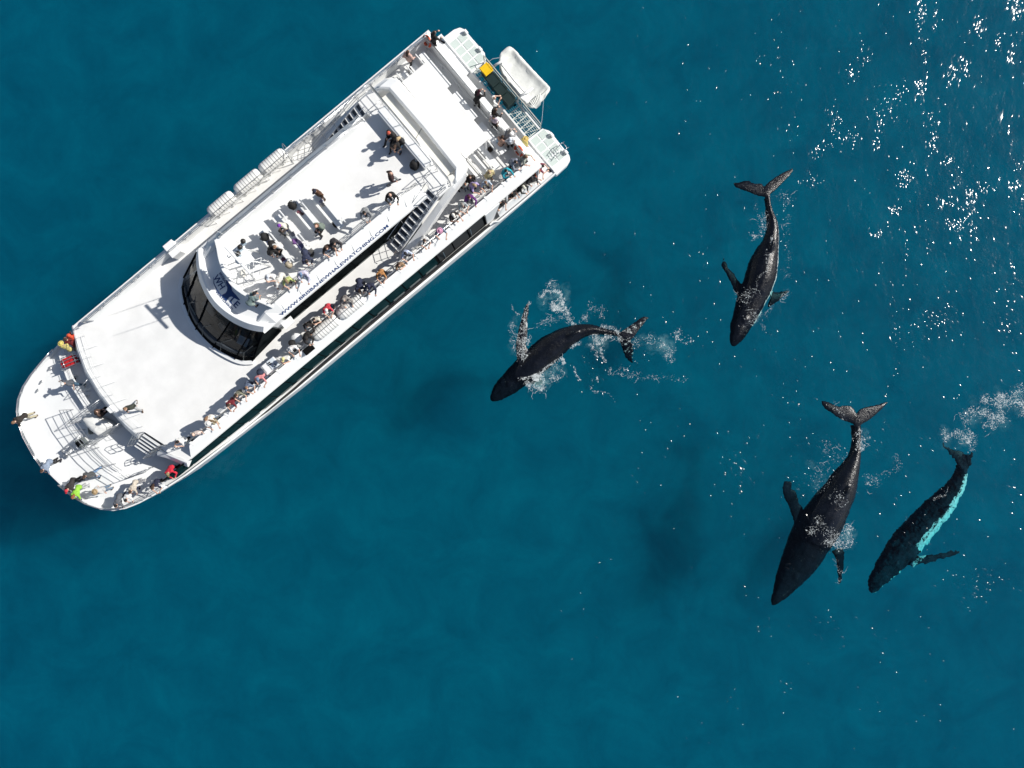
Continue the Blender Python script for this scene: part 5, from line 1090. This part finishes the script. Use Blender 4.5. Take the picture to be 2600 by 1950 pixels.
# head pieces, modelled round the middle of the head
def head_mesh(f, name, vox=.014, wig=.006):
    mb = MB(); f(mb); me = remeshed(mb, vox, name, None, 1) if vox else mb.mesh(name, None, True)
    if wig: wiggle(me, wig, 28.0)
    me.materials.append(M_DARK); return me
HP_ = {
    'hair_short': head_mesh(lambda m: m.ball((-.026, 0, .026), (.098, .090, .108), 14, 10), 'hair'),
    'hair_long': head_mesh(lambda m: (m.ball((-.028, 0, .026), (.100, .094, .110), 14, 10), m.capsule((-.07, 0, -.02), (-.13, 0, -.22), .085, .065)), 'hair'),
    'hair_tied': head_mesh(lambda m: (m.ball((-.026, 0, .024), (.096, .088, .106), 14, 10), m.capsule((-.11, 0, .02), (-.17, 0, -.12), .035, .022)), 'hair'),
    'hair_fringe': head_mesh(lambda m: m.tube([(-.045 + .098 * cos(a), .088 * sin(a), -.02) for a in [pi * .32 + i * (2 * pi - .64 * pi) / 10 for i in range(11)]], .03, 6), 'hair'),
    'cap': head_mesh(lambda m: (m.ball((-.008, 0, .045), (.108, .096, .092), 14, 10), m.ball((.115, 0, .035), (.085, .075, .014), 12, 6)), 'cap', .012, 0),
    'beanie': head_mesh(lambda m: m.ball((-.015, 0, .035), (.110, .100, .112), 14, 10), 'beanie'),
    'sunhat': head_mesh(lambda m: (m.ball((-.005, 0, .060), (.105, .096, .085), 14, 10), m.tube([(-.005 + .12 * cos(a) * 1.25, .145 * sin(a), .045) for a in [i * pi / 10 for i in range(20)]], .04, 6, True), m.ball((0, 0, .045), (.19, .18, .018), 18, 6)), 'hat', .012, 0),
    'hood': head_mesh(lambda m: (m.ball((-.030, 0, .015), (.122, .112, .128), 14, 10), m.capsule((-.05, 0, -.08), (-.06, 0, -.16), .10, .11)), 'hood'),
}
EYES = [MB().ball((.088, y, .018), .012, 8, 5).mesh('eye', M_EYE, True) for y in (.033, -.033)]
LIPS = MB().ball((.094, 0, -.062), (.010, .026, .009), 8, 5).mesh('mouth', M_LIP, True)
HEADNAME = {'hair_short': 'hair', 'hair_long': 'hair', 'hair_tied': 'hair', 'hair_fringe': 'hair', 'cap': 'cap', 'beanie': 'beanie', 'sunhat': 'hat', 'hood': 'hood'}
PR = random.Random(3)
def person(hu, hv, deck, pose, face, top, sleeve, legs, legcol, head, label, skin=0, size=1.0, pack=None):
    """hu, hv: boat coordinates of the middle of the head; face: heading in degrees (0 bow, 90 port, 180 stern)"""
    J = POSES[pose]; M = POSEM[pose]; a = radians(face); off_ = J['head'] * size
    u = hu - (off_.x * cos(a)); v = hv - (off_.x * sin(a))
    o = share('person', M['body'], None, SKIN[skin]); o.location = at(u, v, deck + .004); o.rotation_euler = (0, 0, BA + a); o.scale = (size * PR.uniform(.97, 1.03),) * 2 + (size,)
    tag(o, label, 'person', 'passengers on the boat')
    share('shirt' if sleeve == 'short' else 'jacket', M[sleeve], o, cloth(top)); share(legs, M[legs], o, cloth(legcol))
    sc_ = cloth(PR.choice(((.02, .02, .02), (.5, .5, .5), (.10, .06, .04), (.03, .03, .05))))
    for k in ('shoe0', 'shoe1'): share('shoe', M[k], o, sc_)
    for me, nm in ((EYES[0], 'eye'), (EYES[1], 'eye'), (LIPS, 'mouth')):
        c = share(nm, me, o, loc=J['head']); c.rotation_euler = (0, J['hp'], 0)
    for h in head:
        c = share(HEADNAME[h[0]], HP_[h[0]], o, HAIRM[h[1]] if isinstance(h[1], str) else cloth(h[1]), loc=J['head']); c.rotation_euler = (0, J['hp'], 0)
    if pack:
        p = empty('backpack'); k = J['hip'] + J['t'] * .10 + V((-.24, 0, 0)) if J['t'].x < .8 else J['hip'] + V((.05, 0, .16))
        tilt = math.atan2(J['t'].x, J['t'].z); p.matrix_world = o.matrix_basis @ Matrix.Translation(k) @ Matrix.Rotation(tilt, 4, 'Y') @ Matrix.Rotation(pi, 4, 'Z'); p.scale = (.95, .95, .95)
        tag(p, pack[1], 'bag', 'backpacks worn by passengers'); m = cloth(pack[0]); share('bag_body', bag_b, p, m); share('pocket', bag_p, p, m); share('strap', bag_s, p, m)
    return o
person(0.24, -4.10, 4.30, 'lean_turned', 190, (0.012, 0.011, 0.012), 'long', 'trousers', (0.012, 0.011, 0.012), [('hair_long', 'black')], 'person in all black with dark hair leaning on the stern rail by the corner', 0, 1.0)
person(2.08, -4.23, 4.30, 'walk', 200, (0.62, 0.42, 0.36), 'long', 'trousers', (0.012, 0.011, 0.012), [('hair_long', 'brown')], 'person in a pale pink top and black trousers walking behind the benches', 0, 1.0)
person(0.38, 0.02, 4.30, 'lean', 194, (0.012, 0.011, 0.012), 'long', 'trousers', (0.012, 0.011, 0.012), [('hair_long', 'maroon')], 'person in black with dark red hair reaching over the stern rail above the bins', 0, 1.0)
person(-0.72, -0.08, 1.30, 'lean_upright', 158, (0.74, 0.74, 0.73), 'short', 'trousers', (0.42, 0.43, 0.44), [('hair_fringe', 'grey')], 'balding person in white leaning on the rail beside the green bins', 0, 1.0)
person(0.37, 1.45, 4.30, 'lean_turned', 189, (0.012, 0.011, 0.012), 'long', 'trousers', (0.012, 0.011, 0.012), [('hair_long', 'brown')], 'brown haired person in black leaning on the stern rail, right behind the lilac shirt', 0, 1.0)
person(0.74, 1.70, 4.30, 'stand', 20, (0.5, 0.42, 0.5), 'short', 'trousers', (0.012, 0.011, 0.012), [('hair_long', 'black')], 'black haired person in a lilac top and black trousers by the stern bench', 0, 1.0)
person(0.46, 2.85, 4.30, 'lean', 177, (0.3, 0.3, 0.31), 'long', 'trousers', (0.22, 0.23, 0.24), [('hair_long', 'grey')], 'grey haired person in a grey jacket bent over the stern rail', 0, 1.0)
person(0.97, 2.75, 4.30, 'sit', 190, (0.55, 0.34, 0.26), 'short', 'trousers', (0.012, 0.011, 0.012), [('hair_tied', 'brown')], 'brown haired person in a skin coloured top sitting behind the white cap wearer', 0, 1.0)
person(0.81, 3.24, 4.30, 'stand', 60, (0.62, 0.63, 0.66), 'short', 'trousers', (0.012, 0.011, 0.012), [('cap', (0.7, 0.74, 0.8))], 'person in a white cap, pale shirt and black trousers among the stern crowd', 0, 1.0)
person(-0.56, 3.05, 1.35, 'stand', 180, (0.58, 0.5, 0.18), 'short', 'shorts', (0.42, 0.43, 0.44), [('sunhat', (0.6, 0.44, 0.14))], 'person in a yellow straw hat on the swim platform below the stern rail', 0, 1.0)
person(0.73, 4.58, 4.30, 'lean_turned', 122, (0.4, 0.42, 0.36), 'short', 'trousers', (0.36, 0.32, 0.22), [('hair_long', 'tan')], 'fair haired person in a patterned shirt at the very corner of the stern rail', 0, 1.0)
person(1.37, 4.41, 4.30, 'lean', 100, (0.26, 0.28, 0.34), 'long', 'trousers', (0.018, 0.024, 0.055), [('hair_short', 'black')], 'black haired person in a grey blue jacket at the side rail left of the corner', 0, 1.0)
person(2.12, 4.46, 4.30, 'lean_upright', 94, (0.02, 0.36, 0.46), 'long', 'trousers', (0.018, 0.024, 0.055), [('hair_short', 'black')], 'person in a bright turquoise hooded jacket at the side rail', 0, 1.0)
person(2.89, 3.92, 4.30, 'stand', 80, (0.62, 0.52, 0.28), 'long', 'trousers', (0.36, 0.32, 0.22), [('hair_long', 'blond')], 'blond person in a pale yellow jacket standing behind the blue shirt', 0, 1.0)
person(3.42, 4.24, 4.30, 'lean_turned', 78, (0.45, 0.53, 0.62), 'short', 'shorts', (0.36, 0.32, 0.22), [('hair_short', 'tan')], 'bare armed person in a light blue shirt at the rail beside the turquoise jacket', 0, 1.0)
person(3.91, 3.42, 4.30, 'stand', 70, (0.02, 0.015, 0.012), 'long', 'trousers', (0.012, 0.011, 0.012), [('hair_long', 'brown')], 'person with long brown hair in a black coat near the arch foot', 0, 1.0)
person(3.99, 3.98, 4.30, 'lean', 94, (0.46, 0.38, 0.66), 'short', 'trousers', (0.06, 0.11, 0.2), [('hair_long', 'blond')], 'blond person in a lilac shirt leaning towards the side rail', 0, 1.0)
person(4.68, 4.29, 4.30, 'lean_turned', 77, (0.15, 0.03, 0.2), 'long', 'trousers', (0.018, 0.024, 0.055), [('hair_long', 'maroon')], 'person in a dark purple top with dark purple hair at the rail', 0, 1.0)
person(4.58, 3.20, 4.30, 'stand', 100, (0.012, 0.011, 0.012), 'long', 'trousers', (0.012, 0.011, 0.012), [('hair_short', 'black')], 'dark haired person in black in the shade of the arch', 0, 1.0)
person(4.32, 3.47, 4.30, 'stand', 80, (0.55, 0.56, 0.52), 'short', 'trousers', (0.06, 0.11, 0.2), [('hair_short', 'ginger')], 'child in a pale top and blue jeans beside the person with long brown hair', 0, 0.72)
person(5.24, 4.38, 4.30, 'lean', 77, (0.36, 0.4, 0.42), 'short', 'trousers', (0.06, 0.11, 0.2), [('hair_long', 'grey')], 'grey blond person in a grey top at the side rail beside the purple top', 0, 1.0)
person(6.00, 4.46, 4.30, 'lean_upright', 90, (0.012, 0.011, 0.012), 'short', 'trousers', (0.012, 0.011, 0.012), [('cap', (0.74, 0.72, 0.68))], 'person in a black T shirt and a white cap at the side rail', 0, 1.0)
person(7.15, 4.66, 4.30, 'lean_turned', 74, (0.14, 0.18, 0.26), 'short', 'trousers', (0.018, 0.024, 0.055), [('sunhat', (0.6, 0.3, 0.44))], 'person in a pink hat and patterned blue top at the side rail', 0, 1.0)
person(8.17, 4.52, 4.30, 'lean', 68, (0.74, 0.74, 0.73), 'short', 'trousers', (0.45, 0.55, 0.62), [('hair_short', 'brown')], 'brown haired person in a white T shirt at the side rail below the stairs', 0, 1.0)
person(9.46, 4.40, 4.30, 'lean_turned', 89, (0.55, 0.62, 0.8), 'short', 'trousers', (0.22, 0.23, 0.24), [('cap', (0.02, 0.02, 0.025))], 'person in a black cap and blue white shirt at the foot of the stairs', 0, 1.0)
person(10.15, 4.66, 4.30, 'camera', 75, (0.34, 0.22, 0.13), 'short', 'trousers', (0.36, 0.32, 0.22), [('hair_long', 'brown')], 'person with long brown hair in a tan top holding up a camera', 0, 1.0)
person(11.36, 4.42, 4.30, 'lean', 57, (0.46, 0.22, 0.08), 'short', 'trousers', (0.012, 0.011, 0.012), [('hair_short', 'brown')], 'person in an orange brown shirt with dark hair at the side rail', 0, 1.0)
person(12.24, 4.51, 4.30, 'lean_upright', 52, (0.018, 0.024, 0.055), 'long', 'trousers', (0.018, 0.024, 0.055), [('cap', (0.015, 0.02, 0.06))], 'person in a navy cap and navy jacket beside another navy clad person who bends', 0, 1.0)
person(12.83, 4.27, 4.30, 'bend', 60, (0.02, 0.026, 0.06), 'long', 'trousers', (0.018, 0.024, 0.055), [('hair_short', 'brown')], 'person in navy bending forward beside the navy cap wearer', 0, 1.0)
person(13.81, 4.19, 4.30, 'lean_turned', 85, (0.24, 0.22, 0.21), 'long', 'trousers', (0.22, 0.23, 0.24), [('hair_short', 'grey')], 'grey haired person in a grey brown jacket behind the life raft canister', 0, 1.0)
person(14.94, 3.99, 4.30, 'lean', 64, (0.58, 0.045, 0.07), 'short', 'trousers', (0.06, 0.11, 0.2), [('cap', (0.78, 0.78, 0.77))], 'person in a bright red top and a white cap by the life raft canisters', 0, 1.0)
person(15.81, 3.98, 4.30, 'camera', 60, (0.62, 0.58, 0.5), 'short', 'trousers', (0.012, 0.011, 0.012), [('hair_short', 'black')], 'black haired person in a cream top holding a phone by the canisters', 0, 1.0)
person(16.32, 3.99, 4.30, 'lean_turned', 38, (0.03, 0.022, 0.022), 'long', 'trousers', (0.012, 0.011, 0.012), [('hair_long', 'black')], 'person with long black hair in a dark patterned top by the canisters', 0, 1.0)
person(16.84, 4.50, 4.30, 'lean', 74, (0.014, 0.012, 0.012), 'long', 'trousers', (0.012, 0.011, 0.012), [('hood', (0.014, 0.012, 0.012))], 'person in a black hooded jacket standing between the drum and a canister', 0, 1.0)
person(17.86, 4.40, 4.30, 'lean_upright', 62, (0.76, 0.76, 0.77), 'short', 'trousers', (0.012, 0.011, 0.012), [('cap', (0.74, 0.74, 0.74))], 'person in a white shirt with a black backpack next to the black case', 0, 1.0, ((0.012, 0.011, 0.012), 'black backpack on the person in white beside the black case'))
person(18.56, 4.57, 4.30, 'camera', 50, (0.74, 0.73, 0.68), 'short', 'trousers', (0.012, 0.011, 0.012), [('cap', (0.72, 0.66, 0.3))], 'person in a white shirt and black trousers beside the control console', 0, 1.0)
person(20.39, 4.51, 4.30, 'lean_turned', 52, (0.62, 0.25, 0.26), 'short', 'trousers', (0.06, 0.11, 0.2), [('cap', (0.16, 0.22, 0.34))], 'person in a pink shirt and blue cap with a navy backpack by the console', 0, 1.0, ((0.02, 0.03, 0.06), 'navy backpack on the person in the pink shirt'))
person(21.21, 4.49, 4.30, 'lean', 85, (0.14, 0.18, 0.27), 'short', 'trousers', (0.018, 0.024, 0.055), [('hair_short', 'tan')], 'fair haired person in a slate blue shirt at the forward side rail', 0, 1.0)
person(21.92, 4.46, 4.30, 'lean_turned', 79, (0.2, 0.2, 0.15), 'short', 'trousers', (0.22, 0.23, 0.24), [('hair_short', 'brown')], 'brown haired person in an olive top at the forward side rail', 0, 1.0)
person(22.62, 4.59, 4.30, 'lean', 48, (0.16, 0.012, 0.02), 'short', 'trousers', (0.06, 0.11, 0.2), [('hair_short', 'brown')], 'person in a dark red shirt at the forward side rail', 0, 1.0)
person(24.09, 4.41, 4.30, 'camera', 60, (0.74, 0.7, 0.64), 'long', 'trousers', (0.4, 0.5, 0.62), [('hair_long', 'tan')], 'tan haired person in a cream jacket and pale jeans at the forward side rail', 0, 1.0)
person(24.14, 4.65, 4.30, 'lean_upright', 74, (0.16, 0.11, 0.06), 'short', 'trousers', (0.36, 0.32, 0.22), [('sunhat', (0.76, 0.76, 0.74))], 'person in a white hat and brown top leaning on the forward side rail', 0, 1.0)
person(25.18, 4.60, 4.30, 'stand', 60, (0.66, 0.56, 0.52), 'short', 'trousers', (0.22, 0.23, 0.24), [('hair_fringe', 'grey')], 'bald pale person in a pinkish shirt near the stair head', 3, 1.0)
person(26.14, 4.35, 4.30, 'camera', 20, (0.74, 0.74, 0.73), 'short', 'trousers', (0.012, 0.011, 0.012), [('hair_short', 'black')], 'black haired person in white raising a camera at the stair head', 0, 1.0)
person(27.21, 1.04, 4.30, 'walk', 60, (0.04, 0.045, 0.035), 'long', 'trousers', (0.42, 0.43, 0.44), [('hair_short', 'tan')], 'person in a dark green jacket at the front rail of the upper deck', 0, 1.0)
person(6.05, -0.58, 6.90, 'sprawl', 10, (0.012, 0.011, 0.012), 'long', 'trousers', (0.012, 0.011, 0.012), [('beanie', (0.6, 0.1, 0.06))], 'person in black with an orange red beanie sitting against the white lockers', 0, 1.0)
person(5.90, -0.00, 6.90, 'sit', 20, (0.02, 0.02, 0.022), 'long', 'trousers', (0.02, 0.05, 0.09), [('hair_long', 'blond')], 'blond person in a black jacket and jeans sitting against the lockers', 0, 1.0)
person(6.32, 0.23, 6.90, 'bend', 40, (0.012, 0.011, 0.012), 'short', 'trousers', (0.12, 0.05, 0.03), [('hair_long', 'brown')], 'dark clad person bending down in front of the seated blond person', 1, 1.0)
person(7.37, 1.30, 6.90, 'walk', 150, (0.035, 0.014, 0.014), 'long', 'trousers', (0.22, 0.23, 0.24), [('hair_fringe', 'brown')], 'bald person in a dark brown jacket crossing the open top deck', 0, 1.0)
person(8.12, 2.13, 6.90, 'lean_turned', 77, (0.02, 0.019, 0.018), 'long', 'trousers', (0.012, 0.011, 0.012), [('hair_fringe', 'black')], 'bald person in black leaning on the top deck rail', 0, 1.0)
person(9.77, 1.98, 6.90, 'lean', 67, (0.26, 0.27, 0.28), 'long', 'trousers', (0.22, 0.23, 0.24), [('hair_short', 'black')], 'black haired person in a grey hooded jacket leaning on the top deck rail', 0, 1.0)
person(11.04, -0.55, 6.90, 'stand', 20, (0.09, 0.04, 0.02), 'long', 'trousers', (0.03, 0.018, 0.012), [('cap', (0.02, 0.025, 0.05))], 'person in a brown jacket and navy cap at the end of the sternmost bench', 0, 1.0)
person(13.68, -0.49, 6.92, 'sit', 15, (0.66, 0.64, 0.56), 'short', 'trousers', (0.05, 0.05, 0.05), [('beanie', (0.24, 0.06, 0.44))], 'person in a purple hat and white T shirt sitting on the third bench', 1, 1.0)
person(12.19, 0.78, 6.90, 'sit', 20, (0.16, 0.2, 0.17), 'long', 'trousers', (0.012, 0.011, 0.012), [('hair_fringe', 'ginger')], 'bald person in a grey green shirt bending over a backpack beside the second bench', 0, 1.0)
person(12.49, 2.13, 6.90, 'lean_turned', 90, (0.05, 0.03, 0.02), 'short', 'trousers', (0.06, 0.11, 0.2), [('hair_long', 'brown')], 'brown haired person in a black top with bare arms on the top deck rail', 0, 1.0)
person(12.03, 2.18, 6.90, 'lean', 89, (0.04, 0.037, 0.042), 'long', 'trousers', (0.012, 0.011, 0.012), [('hair_short', 'black')], 'person in a dark jacket right behind the brown haired one on the top deck rail', 0, 1.0)
person(13.80, 1.90, 6.90, 'bend', 70, (0.03, 0.038, 0.08), 'long', 'trousers', (0.018, 0.024, 0.055), [('hair_short', 'black')], 'person in a slate blue jacket bent double over the top deck rail', 0, 1.0)
person(14.39, 2.33, 6.90, 'lean_upright', 48, (0.56, 0.54, 0.68), 'long', 'trousers', (0.45, 0.52, 0.66), [('cap', (0.17, 0.26, 0.42))], 'person in a blue cap and pale lilac shirt at the top deck rail', 0, 1.0)
person(15.22, 2.10, 6.90, 'lean_turned', 84, (0.56, 0.62, 0.22), 'short', 'trousers', (0.36, 0.32, 0.22), [('cap', (0.24, 0.18, 0.1))], 'person in a lime yellow shirt at the forward end of the top deck rail', 0, 1.0)
person(15.75, 1.85, 6.90, 'over', 40, (0.7, 0.68, 0.64), 'short', 'trousers', (0.74, 0.74, 0.73), [('cap', (0.76, 0.74, 0.7))], 'person in white with a white cap next to the lime yellow shirt', 1, 1.0)
person(15.80, 1.32, 6.90, 'camera', 40, (0.74, 0.74, 0.73), 'short', 'trousers', (0.55, 0.6, 0.66), [('cap', (0.72, 0.76, 0.82))], 'person in white with raised arms behind the lime yellow shirt', 0, 1.0)
person(17.01, 1.40, 6.90, 'bend', 190, (0.16, 0.22, 0.22), 'short', 'shorts', (0.24, 0.3, 0.28), [('cap', (0.014, 0.014, 0.018))], 'person in a black cap and grey shorts at the front corner of the top deck', 1, 1.0)
person(14.60, 0.21, 6.90, 'sit', 30, (0.66, 0.66, 0.64), 'short', 'trousers', (0.012, 0.011, 0.012), [('hair_short', 'tan')], 'tan haired person in white sitting on the foremost top deck bench', 0, 1.0)
person(14.97, 0.36, 6.90, 'bend', 60, (0.012, 0.011, 0.012), 'long', 'trousers', (0.08, 0.12, 0.16), [('hair_long', 'black')], 'person in black crouching in front of the foremost top deck bench', 0, 1.0)
person(27.64, -4.88, 2.85, 'lean', -95, (0.56, 0.06, 0.03), 'long', 'trousers', (0.012, 0.011, 0.012), [('hood', (0.6, 0.08, 0.03))], 'person in an orange red hooded jacket in the shaded bow corner', 0, 1.0)
person(27.94, -4.85, 2.85, 'lean', -100, (0.16, 0.016, 0.018), 'long', 'trousers', (0.012, 0.011, 0.012), [('hair_short', 'brown')], 'person in a dark red jacket right beside the orange red hood', 0, 1.0)
person(28.30, -4.79, 2.85, 'lean', -110, (0.62, 0.54, 0.2), 'short', 'trousers', (0.42, 0.43, 0.44), [('sunhat', (0.66, 0.56, 0.16))], 'person in a yellow hat and yellow top at the bow rail', 0, 1.0)
person(29.72, -2.90, 2.85, 'wide', 20, (0.1, 0.11, 0.13), 'short', 'trousers', (0.06, 0.13, 0.2), [('cap', (0.76, 0.75, 0.72))], 'person in a white cap, grey shirt and jeans standing astride by the bow bench', 0, 1.0)
person(33.55, -3.13, 2.85, 'over', 5, (0.03, 0.024, 0.02), 'short', 'trousers', (0.42, 0.38, 0.27), [('hair_short', 'tan')], 'person in khaki trousers and a black top hanging over the bow rail', 0, 1.0)
person(34.09, 0.14, 2.85, 'over', 30, (0.26, 0.32, 0.42), 'long', 'trousers', (0.012, 0.011, 0.012), [('hair_short', 'brown')], 'person in a pale blue jacket with a green hem hanging over the bow rail', 0, 1.0)
person(32.23, 2.08, 2.85, 'walk', 20, (0.075, 0.08, 0.085), 'long', 'trousers', (0.16, 0.26, 0.42), [('hair_short', 'brown')], 'person in a dark grey jacket and blue jeans walking on the bow deck', 0, 1.0)
person(33.69, 1.95, 2.85, 'over', 35, (0.035, 0.03, 0.03), 'long', 'trousers', (0.012, 0.011, 0.012), [('cap', (0.6, 0.03, 0.05))], 'person in a red cap and dark coat leaning over the bow rail', 0, 1.0)
person(33.68, 2.50, 2.85, 'over', 40, (0.3, 0.6, 0.06), 'long', 'trousers', (0.42, 0.43, 0.44), [('hair_long', 'ginger')], 'ginger haired person in a lime green jacket leaning over the bow rail', 0, 1.0)
person(32.28, 3.15, 2.85, 'stand', 10, (0.55, 0.55, 0.55), 'short', 'trousers', (0.14, 0.2, 0.28), [('sunhat', (0.46, 0.33, 0.18))], 'person in a straw hat and jeans standing on the bow deck', 0, 1.0)
person(30.89, 4.42, 2.85, 'over', 40, (0.56, 0.5, 0.42), 'short', 'trousers', (0.24, 0.24, 0.26), [('hair_short', 'brown')], 'person in a beige shirt and grey trousers leaning over the port bow rail', 0, 1.0)
person(31.40, 4.63, 2.85, 'over', 50, (0.74, 0.74, 0.73), 'short', 'trousers', (0.018, 0.024, 0.055), [('hair_short', 'black')], 'black haired person in a white top at the port bow rail', 0, 1.0)
person(32.06, 4.52, 2.85, 'over', 50, (0.12, 0.13, 0.15), 'long', 'trousers', (0.018, 0.024, 0.055), [('hair_short', 'black')], 'black haired person in a dark grey top, farthest forward at the port bow rail', 0, 1.0)
person(29.62, 5.13, 2.85, 'lean', 60, (0.016, 0.02, 0.05), 'short', 'trousers', (0.012, 0.011, 0.012), [('hair_long', 'brown')], 'brown haired person in a navy top with one pale arm on the port bow rail', 0, 1.0)
person(28.40, 5.06, 2.85, 'lean', 70, (0.6, 0.02, 0.045), 'long', 'trousers', (0.012, 0.011, 0.012), [('cap', (0.24, 0.2, 0.1))], 'person in a red jacket and camouflage cap at the port bow rail', 0, 1.0)
person(29.44, -0.50, 2.85, 'sit', 180, (0.1, 0.06, 0.045), 'long', 'trousers', (0.012, 0.011, 0.012), [('hair_long', 'brown')], 'brown haired person sitting in the shade behind the white cloth cover', 0, 1.0)
person(0.13, 5.13, 1.60, 'lean', 87, (0.6, 0.13, 0.05), 'short', 'trousers', (0.22, 0.23, 0.24), [('hair_short', 'ginger')], 'person in an orange top on the lower after deck', 0, 1.0)
person(0.69, 5.11, 1.60, 'lean_turned', 92, (0.03, 0.03, 0.036), 'long', 'trousers', (0.012, 0.011, 0.012), [('beanie', (0.05, 0.05, 0.06))], 'person in a dark grey coat and beanie on the lower after deck', 0, 1.0)
person(1.42, 5.21, 1.60, 'lean', 100, (0.025, 0.026, 0.024), 'long', 'trousers', (0.012, 0.011, 0.012), [('cap', (0.6, 0.6, 0.52))], 'person in a cream cap and black top on the lower after deck', 0, 1.0)
person(2.21, 5.01, 1.60, 'lean_upright', 94, (0.012, 0.011, 0.012), 'short', 'trousers', (0.012, 0.011, 0.012), [('hair_short', 'black')], 'black haired person in black with pale arms on the lower after deck', 0, 1.0)
person(3.11, 5.02, 1.60, 'lean_turned', 83, (0.05, 0.03, 0.03), 'short', 'trousers', (0.012, 0.011, 0.012), [('hair_short', 'brown')], 'brown haired person with pale arms at the forward end of the lower deck opening', 0, 1.0)
person(-0.28, 5.01, 1.60, 'lean', 134, (0.2, 0.04, 0.07), 'short', 'trousers', (0.012, 0.011, 0.012), [('hair_long', 'black')], 'person in a dark red patterned top at the stern end of the lower deck opening', 0, 1.0)
